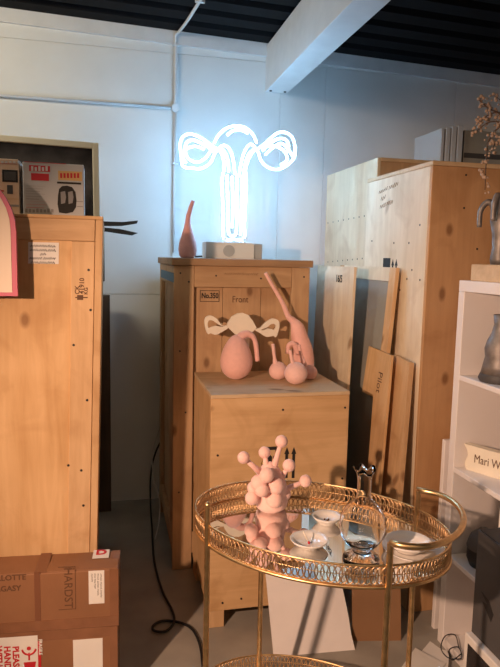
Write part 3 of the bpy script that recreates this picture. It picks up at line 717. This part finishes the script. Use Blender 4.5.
# in the cells
r = thing('silver_vase', 'waisted silver grey vase with dark base in the top shelf cell', 'vase', (1.392, 1.968, SHZ[0]))
obj('vessel', lathe(B(), [(0, 0.03), (0.066, 0.03), (0.060, 0.06), (0.054, 0.09), (0.058, 0.12), (0.050, 0.15), (0.036, 0.18), (0.030, 0.21), (0.034, 0.245), (0.030, 0.245), (0.026, 0.21), (0, 0.2)], (0,0,0), 28), 'silver', r, True)
obj('base', lathe(B(), [(0, 0), (0.068, 0), (0.074, 0.012), (0.0665, 0.03), (0, 0.03)], (0,0,0), 28), 'darkgrey', r, True, angle=50)
# name block
p = atX(468, 469.5, 1.345)
r = thing('name_block', 'cream notched ceramic block with handwritten name on the middle shelf', 'ornament', (1.345, 2.085, SHZ[1]), (0,0,math.radians(-64)))
bl, bh_ = 0.20, 0.098
prof = [(0.0, 0), (bl, 0), (bl, bh_), (0.0, bh_), (0.006, bh_*0.86), (0.012, bh_*0.6), (0.006, bh_*0.34), (0.003, bh_*.2)]
prof = [(0.012, 0), (bl, 0), (bl, bh_), (-0.004, bh_), (0.010, bh_*0.80), (0.016, bh_*0.6), (0.008, bh_*0.38), (0.004, bh_*.2)]
obj('block', prism(B(), [(x, 0, z) for x, z in prof], 0.035, (0,1,0)), 'bone', r)
text('Mari Wat', r, 0.046, 'brownink', (0.042, -0.0006, bh_*0.52), sx=0.75)
# black rounded pouch on third shelf, behind dark grey box
r = thing('black_pouch', 'black rounded pouch on the lower shelf behind the dark grey box', 'bag', (1.40, 2.0, SHZ[2]))
obj('pouch', lathe(B(), [(0, 0), (0.05, 0), (0.062, 0.03), (0.06, 0.08), (0.045, 0.12), (0.02, 0.14), (0, 0.142)], (0,0,0), 24), 'black', r, True)
obj('flap', lathe(B(), [(0.0625, 0.07), (0.064, 0.08), (0.049, 0.122), (0.022, 0.145), (0, 0.147)], (0,0,0), 24), 'darkgrey', r, True)

# dark box on a white framed black box in front of the shelf
p = atX(478, 531, 1.20)
bx0 = 1.165
pt = atX(478, 529, bx0); zb_ = atX(478, 606, bx0).z
ytop_ = pt.y
r = thing('dark_grey_box', 'dark grey cardboard box stacked on the black picture box', 'box', (bx0, ytop_, 0))
obj('carton', box(B(), 0.0, 0.125, -0.34, 0.0, 0.335, pt.z, 0.003), 'darkgrey', r)
obj('lid_flap', box(B(), 0.0, 0.125, -0.34, -0.012, pt.z, pt.z+0.004, 0.001), 'black', r)
obj('emblem_print', prism(B(), [(-0.0006, y, z) for y, z in ((-0.10, 0.43), (-0.05, 0.47), (-0.075, 0.475), (-0.04, 0.50), (-0.085, 0.49), (-0.11, 0.46))], 0.0008, (1,0,0)), 'black', r)
bl0 = 1.145
pz = atX(466, 616, bl0)
r = thing('picture_box', 'black fronted box with white edges standing on the floor by the shelf', 'box', (bl0, pz.y, 0))
obj('carton', box(B(), 0.0, 0.15, -0.45, 0.0, 0.0, 0.3345, 0.003), 'paper', r)
obj('picture_face', box(B(), -0.0015, 0.0, -0.43, -0.022, 0.02, 0.308, 0), 'picture', r)
obj('picture_spot', box(B(), -0.002, 0.0, -0.17, -0.10, 0.08, 0.17, 0), 'brownpanel', r)
# papers and wire on the floor
def sheet(pts, curl, mat, name, label, z):
    bm = B(); n = 6; (p0, p1, p2, p3) = [Vector((*p, 0)) for p in pts]
    g = [[None]*(n+1) for _ in range(n+1)]
    for i in range(n+1):
        for j in range(n+1):
            u, v = i/n, j/n
            pp = p0*(1-u)*(1-v)+p1*u*(1-v)+p2*u*v+p3*(1-u)*v
            g[i][j] = bm.verts.new((pp.x, pp.y, z+curl*(max(0, u-0.4)**2)*2+0.006*math.sin(3*v+2*u)*u))
    fs = [bm.faces.new((g[i][j], g[i+1][j], g[i+1][j+1], g[i][j+1])) for i in range(n) for j in range(n)]
    ex = bmesh.ops.extrude_face_region(bm, geom=fs)
    for v in ex['geom']:
        if isinstance(v, bmesh.types.BMVert): v.co.z += 0.0018
    return tag(obj(name, bm, mat, None, True, angle=30), label, 'paper')
fl = lambda x, y: tuple(atZ(x, y, 0).xy)
sheet([fl(408, 668), fl(446, 700), fl(449, 655), fl(430, 642)], 0.03, 'paper', 'paper_sheet', 'crumpled white paper sheet on the floor beside the black wire', 0.002)
sheet([fl(398, 676), fl(420, 700), fl(446, 668), fl(415, 652)], 0.012, 'paper', 'paper_sheet', 'flat white paper sheet lying nearest the trolley leg', 0.0165)
W0 = [(1.225, 2.0, 0.05), (1.205, 1.97, 0.035), (1.185, 1.93, 0.03), (1.20, 1.885, 0.03), (1.235, 1.87, 0.032), (1.245, 1.90, 0.05), (1.20, 1.92, 0.06), (1.245, 1.93, 0.07), (1.215, 1.945, 0.066), (1.25, 1.915, 0.055)]
wpts = [atZ(x, y, 0.05) for x, y in ((459, 648), (455, 636), (445, 638), (441, 648), (447, 658), (456, 661), (462, 657), (458, 648), (449, 652), (452, 660), (461, 655))]
tag(obj('wire_coil', tube(B(), spline([v+Vector((0,0,0.004*(i % 3))) for i, v in enumerate(wpts)], 6), 0.0022, 6), 'black', None, True), 'thin black wire coiled on the crumpled paper by the shelf', 'wire')

# panels standing on the tallest crate, near the wall
for i, (x0, x1, h_) in enumerate(((440.5, 444, 128), (445.5, 450, 127), (451, 456, 126), (457, 462.5, 125))):
    a, b = atY(x0, 150, 3.45), atY(x1, 150, 3.45)
    o = obj('stored_board', box(B(), a.x, b.x-0.002, 3.45, 3.78, BH, atY(x0, h_, 3.45).z, 0.002), 'leafgrey')
    tag(o, 'white board stored upright in a row on the tallest crate', 'board', 'white boards on the tallest crate')
a, b = atY(464, 150, 3.47), atY(505, 150, 3.47)
r = thing('grey_carton', 'plain grey carton beside the white boards on the tallest crate', 'box', (a.x, 3.47, BH))
obj('carton', box(B(), 0, b.x-a.x, 0, 0.3, 0, atY(480, 131, 3.47).z-BH, 0.003), 'greyboard', r)
obj('tape', box(B(), 0, b.x-a.x, -0.0006, 0, 0.1, 0.13, 0), 'darkgrey', r)

# ------------------------------------------------------------------ neon sign
NY = 3.25
r = thing('neon_sign', 'glowing white neon uterus sign on a small white plinth', 'neon sign', (0.645, NY, H_))
o_ = Vector((0.645, NY, H_))
def npx(x, y, dy=0.0): return atY(170+x/3.571, 110+y/3.571, NY+dy)-o_
a_, b_ = atY(204, 250, NY)-o_, atY(260, 250, NY)-o_
pzt = (atY(230, 242.5, NY)-o_).z
obj('plinth', box(B(), a_.x, b_.x-0.045, -0.06, 0.06, 0, pzt, 0.002), 'acrylic', r)
obj('transformer', box(B(), b_.x-0.044, b_.x, -0.05, 0.06, 0, pzt-0.004, 0.002), 'acrylicgrey', r)
obj('dial', lathe(B(), [(0, 0), (0.03, 0), (0.03, 0.004), (0, 0.004)], ((a_.x+b_.x)/2-0.03, -0.0605, pzt*0.48), 24, Matrix.Rotation(math.pi/2, 3, 'X')), 'acrylicgrey', r)
strokes = [
 [(158,118),(172,92),(200,66),(235,57),(270,64),(296,88),(310,118)],
 [(204,90),(222,76),(240,71),(262,74),(278,84)],
 [(168,140),(140,120),(112,100),(76,86),(48,94),(36,122),(40,160),(46,200),(80,208),(116,208),(146,186),(162,152),(190,126),(214,142),(226,180),(232,230)],
 [(150,140),(118,122),(86,108),(60,116),(54,146),(68,176),(100,186),(128,170),(148,146),(184,140),(204,170),(210,220)],
 [(58,190),(46,168),(60,138),(92,130),(122,140)],
 [(312,140),(334,124),(356,104),(384,82),(412,80),(436,98),(446,130),(444,168),(420,196),(386,212),(352,206),(326,182),(314,150),(290,122),(268,144),(254,190),(246,236)],
 [(330,146),(352,124),(382,104),(410,104),(424,124),(420,150)],
 [(340,160),(366,136),(392,120),(412,128),(440,166)],
 [(322,132),(350,128),(384,132),(410,150),(418,178),(396,196)],
 [(300,140),(280,160),(268,196),(262,236)],
 [(170,136),(186,160),(194,204),(186,250),(188,330),(190,400),(193,460),(228,462),(264,460),(266,400),(270,330),(272,250),(270,210),(284,168),(306,136)],
 [(204,232),(206,320),(208,400),(210,440),(226,450),(236,438),(238,400),(240,320),(238,236)],
 [(222,236),(224,310),(224,370),(222,420)],
 [(256,236),(256,310),(254,380),(252,446)],
]
for i, s in enumerate(strokes):
    dy = (-0.028, 0.022, 0.0)[i % 3]
    P_ = spline([npx(x, y, dy) for x, y in s], 5)
    obj('neon_tube', tube(B(), P_, 0.0056, 8), 'neon', r, True)
for x in (196, 262):
    p = npx(x, 462); obj('electrode', tube(B(), [Vector((p.x, 0, pzt-0.002)), p+Vector((0, 0, 0.012))], 0.009, 10), 'acrylic', r, True)
# its cord: from the sign down the left of the crate, looping on the floor
cp_ = [(0.60, 3.32, H_+0.02), (0.58, 3.45, H_+0.008), (0.52, 3.68, H_+0.008), (0.49, 3.755, H_-0.02), (0.46, 3.775, 1.2), (0.42, 3.775, 0.8), (0.36, 3.78, 0.5), (0.285, 3.785, 0.33), (0.252, 3.74, 0.2), (0.243, 3.62, 0.06), (0.236, 3.4, 0.009)]
cp_ += [tuple(atZ(x, y, 0.008)) for x, y in ((154, 560), (162, 590), (172, 610), (174, 622), (166, 631), (155, 631), (153, 626), (162, 621), (178, 622), (192, 629), (200, 645), (203, 668))]
pts = spline(cp_, 6)
tag(obj('power_cord', tube(B(), pts, 0.0055, 8), 'black', None, True), 'black power cord hanging beside the brown crate and looping on the floor', 'cord')
wp = [(0.36, 3.765, 0.75), (0.31, 3.765, 0.5), (0.262, 3.72, 0.36), (0.258, 3.60, 0.24), (0.285, 3.48, 0.14), (0.272, 3.36, 0.06), (0.245, 3.27, 0.004)]
tag(obj('white_cable', tube(B(), spline(wp, 6), 0.0035, 8), 'whitecable', None, True), 'thin white cable dangling beside the black power cord', 'cord')

# ------------------------------------------------------------------ pink ceramics
# dusky gourd on the brown crate
p = atY(187.5, 253, 3.15)
r = thing('gourd_bottle', 'slim dusky pink gourd bottle with bent neck beside the neon sign', 'bottle', (p.x, 3.15, H_))
sc_ = 3.25/620
pr_ = [(0, 0), (0.030, 0), (0.042, 0.012), (0.047, 0.04), (0.043, 0.075), (0.031, 0.115), (0.020, 0.15), (0.014, 0.18)]
bm = B(); rings = []
path = spline([(0, 0, 0.18), (0.004, 0, 0.21), (0.014, 0, 0.25), (0.026, 0, 0.285)], 5)
lathe(bm, pr_, (0,0,0), 24); obj('body', bm, 'mauvepink', r, True)
obj('neck', tube(B(), [(0,0,0.175)]+path, [0.0145]+[0.014-0.005*i/len(path) for i in range(len(path))], 14), 'mauvepink', r, True)

def egg(bm, c, rx, rz, seg=28, n=18, power=0.16):
    prof = []
    for i in range(n+1):
        t = math.pi*i/n; z = -math.cos(t)
        prof.append((rx*math.sin(t)*(1-power*z), rz*z))
    return lathe(bm, prof, c, seg)
zp = PH
# round bottle with hooked spout
c0 = atZ(236, 379, zp)
r = thing('hooked_bottle', 'egg-shaped pink bottle with a hooked spout on the pedestal crate', 'bottle', (c0.x, c0.y, zp))
bm = B(); egg(bm, (0,0,0.102), 0.071, 0.102, power=0.26)
obj('body', bm, 'pink', r, True)
kf = (c0.y*math.cos(_a)+c0.x*math.sin(_a))/FPX
def loc_(x, y, Yv): return atY(x, y, Yv)-Vector((c0.x, c0.y, zp))
P_ = spline([loc_(234, 352, c0.y), loc_(238, 340, c0.y), loc_(246, 334, c0.y), (loc_(253, 337, c0.y)), loc_(256, 346, c0.y), loc_(257.5, 361, c0.y)], 6)
obj('spout', tube(B(), P_, [0.026-0.015*min(1, 1.5*i/(len(P_)-1)) for i in range(len(P_))], 14), 'pink', r, True)
# white cutout
YC = 2.80
r0_ = atY(240, 372, YC)
r = thing('uterus_cutout', 'cream flat uterus-shaped cutout standing behind the hooked pink bottle', 'ornament', (r0_.x, YC, zp))
o_ = Vector((r0_.x, YC, zp))
def cu(x, y): return atY(200+x/3.846, 300+y/3.846, YC)-o_
def ring_face(bm, outer, inner, d):
    """plate with a hole: outer and inner loops with the same number of points"""
    k = len(outer); nv = Vector((0, d, 0))
    L_ = [[bm.verts.new(Vector(p)+o) for p in lp] for lp, o in ((outer, Vector()), (inner, Vector()), (outer, nv), (inner, nv))]
    for i in range(k):
        j = (i+1) % k
        bm.faces.new((L_[0][i], L_[0][j], L_[1][j], L_[1][i])); bm.faces.new((L_[2][i], L_[3][i], L_[3][j], L_[2][j]))
        bm.faces.new((L_[0][i], L_[2][i], L_[2][j], L_[0][j])); bm.faces.new((L_[1][i], L_[1][j], L_[3][j], L_[3][i]))
stem_z = (cu(176, 205)).z
body = [(104, 102), (108, 88), (124, 64), (146, 52), (166, 50), (186, 58), (202, 78), (214, 100), (218, 106), (208, 118), (196, 128), (190, 150), (188, 290), (158, 290), (150, 150), (136, 132), (122, 120)]
body3 = [cu(x, y) for x, y in body]
for v in body3:
    if v.z < 0.02: v.z = 0.0
obj('body', prism(B(), body3, 0.018, (0,1,0)), 'bone', r)
for outer, inner in (
   ([(108, 100), (84, 96), (66, 74), (42, 60), (22, 68), (18, 92), (26, 124), (34, 132), (40, 128), (62, 134), (86, 122), (106, 110)],
    [(90, 99), (78, 98), (62, 88), (50, 80), (36, 78), (30, 88), (30, 100), (34, 108), (44, 104), (60, 100), (74, 102), (88, 102)]),
   ([(214, 112), (234, 106), (254, 86), (280, 72), (300, 78), (306, 98), (298, 132), (290, 144), (282, 138), (256, 142), (232, 128), (216, 119)],
    [(236, 114), (246, 110), (260, 104), (272, 94), (286, 92), (292, 100), (290, 110), (284, 116), (276, 112), (262, 110), (252, 114), (240, 117)])):
    bm = B(); ring_face(bm, spline([cu(x, y) for x, y in outer], 4, True), spline([cu(x, y) for x, y in inner], 4, True), 0.016); obj('side_loop', bm, 'bone', r)
# tall kinked bottle
c1 = atZ(303, 372, zp)
r = thing('kinked_bottle', 'tall pink bottle with long thin crooked neck on the pedestal crate', 'bottle', (c1.x, c1.y, zp))
def l1(x, y): return atY(x, y, c1.y)-Vector((c1.x, c1.y, zp))
seq = [((302, 378), 6), ((303, 374), 10), ((303.5, 366), 12.2), ((303, 357), 12.5), ((302, 348), 11.5), ((300, 340), 10), ((298.5, 333), 8.8), ((297, 327), 7.6), ((293, 321), 4.2), ((288, 316), 2.9), ((283, 304), 2.4), ((277, 293), 2.2), ((271, 283), 2.0), ((265.5, 273), 1.9)]
P_ = [l1(*s[0]) for s in seq]; R_ = [s[1]/232 for s in seq]
P_[0].z = 0.0; P_[0].x = P_[1].x; P_[1].z = max(P_[1].z, 0.012)
PP = spline(P_, 4); RR = []
for i in range(len(R_)-1):
    for j in range(4): RR.append(R_[i]+(R_[i+1]-R_[i])*j/4)
RR.append(R_[-1])
obj('body', tube(B(), PP, RR, 20), 'pink', r, True)
# three little spouted balls
def spout_ball(label, px, pybase, rp, spout, mat, curl=None):
    c = atZ(px, pybase, zp); rr = rp/233*(c.y/2.6)
    r = thing('spouted_ball', label, 'bottle', (c.x, c.y, zp), group='small spouted pink balls')
    bm = B(); egg(bm, (0,0,rr*0.97), rr, rr*0.97, 24, 14, 0.05); obj('body', bm, mat, r, True)
    P_ = spline([atY(x, y, c.y)-Vector((c.x, c.y, zp)) for x, y in spout], 5)
    obj('spout', tube(B(), P_, [0.016-0.0085*min(1, 2.0*i/(len(P_)-1)) for i in range(len(P_))], 12), mat, r, True)
spout_ball('small pink ball bottle with straight upright spout', 278, 379.5, 9.6, ((276, 366), (275, 361), (274, 354), (273, 344)), 'palepink')
spout_ball('larger pale pink ball bottle with short leaning spout, front of the group', 295.5, 384, 12, ((293.5, 370), (293, 364), (291.5, 358), (290, 350)), 'palepink')
spout_ball('pink ball bottle with tall spout behind the front ball', 309.5, 379.5, 8, ((306, 370), (303, 361), (300.5, 353), (299, 345)), 'pink')
# curled pink handle piece of the kinked bottle
P_ = spline([l1(296, 352)+Vector((0,-.045,0)), l1(291, 343)+Vector((0,-.05,0)), l1(286, 344)+Vector((0,-.05,0)), l1(284.5, 352)+Vector((0,-.05,0))], 5)
obj('side_spout', tube(B(), P_, [0.016-0.006*i/(len(P_)-1) for i in range(len(P_))], 12), 'pink', r, True)

# ------------------------------------------------------------------ bar cart
CA = math.radians(-37.5); cc = Vector((0.59, 1.642, 0))
r = thing('bar_cart', 'oval brass bar trolley with mirrored tray and pierced gallery', 'trolley', cc, (0, 0, CA))
EA, EB = 0.375, 0.262
TZ, GT, LZ, PT = 0.748, 0.803, 0.115, 0.862
def ell(t, da=0.0): return (EA+da)*math.cos(t), (EB+da)*math.sin(t)
def ellring(z, da, rad, n=96, seg=8): return tube(B(), [(*ell(2*math.pi*i/n, da), z) for i in range(n)], rad, seg, True)
def tray(z0, z1, nm, matf):
    bm = B(); n = 96
    bot = [bm.verts.new((*ell(2*math.pi*i/n, -0.002), z0)) for i in range(n)]; tp = [bm.verts.new((*ell(2*math.pi*i/n, -0.002), z0+0.005)) for i in range(n)]
    bm.faces.new(list(reversed(bot))); bm.faces.new(tp)
    for i in range(n): bm.faces.new((bot[i], bot[(i+1) % n], tp[(i+1) % n], tp[i]))
    obj(nm, bm, matf, r)
    bm = B()
    tube(bm, [(*ell(2*math.pi*i/n, 0.002), z0+0.002) for i in range(n)], 0.0052, 8, True)
    obj('tray_rim', bm, 'gold', r, True)
    bm = B()
    tube(bm, [(*ell(2*math.pi*i/n, 0.002), z1) for i in range(n)], 0.0026, 8, True)
    tube(bm, [(*ell(2*math.pi*i/n, 0.002), (z0+z1)/2+0.004) for i in range(n)], 0.0012, 5, True)
    obj('gallery_rail', bm, 'gold', r, True)
    # pierced band: overlapping rings, twice as many rings as spokes
    bm = B(); per = 150; hh = (z1-z0-0.008)/2
    for i in range(per):
        t0 = 2*math.pi*i/per; zc = (z0+z1)/2+0.003
        wdt = 2*math.pi/per*1.3
        pts = [(*ell(t0+wdt*math.cos(2*math.pi*k/10), 0.002), zc+hh*math.sin(2*math.pi*k/10)) for k in range(10)]
        tube(bm, pts, 0.0019, 4, True)
    tag(obj('gallery_lattice', bm, 'golddark', r, True), kind='stuff')
tray(TZ-0.005, GT, 'mirror_top', 'mirror')
tray(LZ-0.005, LZ+0.055, 'lower_tray', 'mirror')
PXc, PYc = 0.252, 0.193
for sx_, sy_ in ((-1,-1), (1,-1), (-1,1), (1,1)):
    x_, y_ = sx_*PXc*1.01, sy_*PYc*1.022
    ztop = PT
    o = obj('post', tube(B(), [(x_, y_, 0.035), (x_, y_, ztop)], 0.0085, 14), 'gold', r, True, angle=40)
    if sx_ < 0: obj('finial', ball(B(), (x_, y_, ztop), 0.0095, 14, 8), 'gold', o, True)
    obj('caster', lathe(B(), [(0, -0.008), (0.014, -0.01), (0.0175, -0.006), (0.0175, 0.006), (0.014, 0.01), (0, 0.008)], (x_, y_, 0.0175), 18, Matrix.Rotation(math.pi/2, 3, 'X')), 'black', o, True, angle=40)
hp = [(PXc, -PYc*1.022, PT)]
for i in range(0, 25):
    t = -math.pi/2+math.pi*i/24; hp.append((PXc+0.03+0.122*math.cos(t), PYc*1.022*math.sin(t), PT))
hp.append((PXc, PYc*1.022, PT))
obj('handle', tube(B(), hp, 0.0085, 14), 'gold', r, True)

# ------------------------------------------------------------------ things on the cart
def on_tray(x, y): p = atZ(x, y, TZ); return (p.x, p.y, TZ+0.0002)
def dish(label, name, loc, rr, h, foot=0.5, grp=None):
    r = thing(name, label, 'dish', loc, group=grp)
    obj('bowl', lathe(B(), [(0, 0.003), (rr*foot, 0.003), (rr*foot, 0), (rr*foot*1.06, 0), (rr*foot*1.1, 0.005), (rr*0.85, h*0.6), (rr*0.99, h), (rr*0.965, h+0.001), (rr*0.8, h*0.62), (rr*foot*0.95, 0.0085), (0, 0.007)], (0,0,0), 40), 'ceramic', r, True)
    return r
p1 = on_tray(309, 546)
r = dish('small white dish with a red-tipped stick on the mirrored tray', 'dish', p1, 0.055, 0.022, grp='white dishes on the trolley')
st = thing('match_stick', 'pale wooden stick with red tip resting in the white dish', 'stick', (p1[0], p1[1], TZ))
obj('stick', tube(B(), [(-0.017, 0.005, 0.042), (-0.003, -0.004, 0.0125)], 0.0016, 6), 'bone', st, True)
obj('red_tip', ball(B(), (-0.002, -0.0045, 0.0125), 0.0042, 10, 6), 'redink', st, True)
p2 = on_tray(326.5, 523)
r = dish('small white bowl with dark crumbs behind the decanter', 'dish', p2, 0.045, 0.024, 0.55, 'white dishes on the trolley')
for dx, dy in ((0.0, -0.006), (0.006, 0.002), (-0.005, 0.004)):
    obj('crumb', ball(B(), (dx, dy, 0.0105), 0.0032, 8, 6), 'brownink', r, True)
p3 = on_tray(413, 554)
r = dish('wide white plate under the bowl at the handle end of the trolley', 'plate', p3, 0.086, 0.02, 0.55, 'white dishes on the trolley'); r['category'] = 'plate'
p3b = (p3[0]-0.012, p3[1]+0.008, TZ+0.0105)
r = dish('white bowl standing on the wide white plate', 'dish', p3b, 0.064, 0.026, 0.5, 'white dishes on the trolley')

# decanter
p = on_tray(361, 559)
r = thing('glass_decanter', 'clear glass decanter with round body, flared lip and wide foot', 'decanter', p)
th = 0.0022
outer = [(0, 0), (0.047, 0), (0.050, 0.003), (0.048, 0.009), (0.030, 0.019), (0.022, 0.026), (0.026, 0.034), (0.044, 0.047), (0.058, 0.069), (0.063, 0.097), (0.058, 0.126), (0.044, 0.149), (0.029, 0.162), (0.0205, 0.172), (0.0185, 0.186), (0.0185, 0.222), (0.021, 0.238), (0.028, 0.250)]
inner = [(0.0268, 0.2512), (0.0198, 0.240), (0.017, 0.222), (0.017, 0.186), (0.019, 0.173), (0.0275, 0.1635), (0.043, 0.1475), (0.0565, 0.125), (0.0614, 0.097), (0.0565, 0.070), (0.043, 0.0495), (0.024, 0.040), (0, 0.037)]
bm = B(); lathe(bm, outer+inner, (0,0,0), 40)
for v in bm.verts:
    if v.co.z > 0.225:
        a = math.atan2(v.co.y, v.co.x); f_ = (v.co.z-0.225)/0.022
        v.co.z += 0.006*f_*math.sin(5*a); v.co.x *= 1+0.12*f_*math.sin(5*a+1); v.co.y *= 1+0.12*f_*math.sin(5*a+1)
obj('vessel', bm, 'glass', r, True)
# pompom sculpture
p = on_tray(271, 509)
r = thing('pompom_sculpture', 'pink fuzzy sculpture of clustered balls and stalks on the mirrored tray', 'sculpture', p)
o_ = Vector(p)
def sp(x, y, dy=0.0): return atY(x, y, p[1]+dy)-o_
ppm = 1/(FPX/ (Vector(p)-EYEP).dot(FW))
bm = B()
tube(bm, spline([Vector((0,0,0.0)), Vector((0.0,0,0.015)), sp(272, 492), sp(270, 478), sp(270, 468), sp(271, 462)], 5), [0.036, 0.038, 0.042, 0.045, 0.048, 0.05, 0.051, 0.052, 0.052, 0.051, 0.05, 0.05, 0.049, 0.048, 0.046, 0.044, 0.042, 0.040, 0.036, 0.033, 0.03, 0.026, 0.021, 0.016, 0.010, 0.006][:26], 24)
obj('core', bm, 'palepink', r, True)
for x, y, dy, rp in ((267, 475, -0.055, 7.5), (259, 483, -0.04, 8.5), (252, 498, -0.03, 7), (262, 490, -0.055, 7), (276, 486, -0.045, 8.5), (274, 499, -0.04, 9), (284, 494, -0.01, 7), (254, 488, -0.015, 7)):
    c = sp(x, y, dy); rr = rp*ppm*0.98
    if c.z < rr: c.z = rr+0.001
    obj('ball', ball(B(), c, rr, 18, 12), 'palepink', r, True)
for (bx_, by__, rp, dy), (sx_, sy_) in (((243.5, 457.5, 6, -0.02), (262, 474)), ((264.5, 452.5, 6, 0.01), (267, 470)), ((281.5, 441.5, 6.3, 0.0), (273, 470)), ((289, 465.5, 6.4, -0.02), (280, 480)), ((305.5, 481, 6.2, -0.01), (282, 491))):
    c = sp(bx_, by__, dy); s0 = sp(sx_, sy_, -0.005)
    st_ = obj('stalk', tube(B(), [s0, s0.lerp(c, 0.45), c], [0.0125, 0.0085, 0.0065], 12), 'palepink', r, True)
    obj('ball', ball(B(), c, rp*ppm, 18, 12), 'palepink', st_, True)
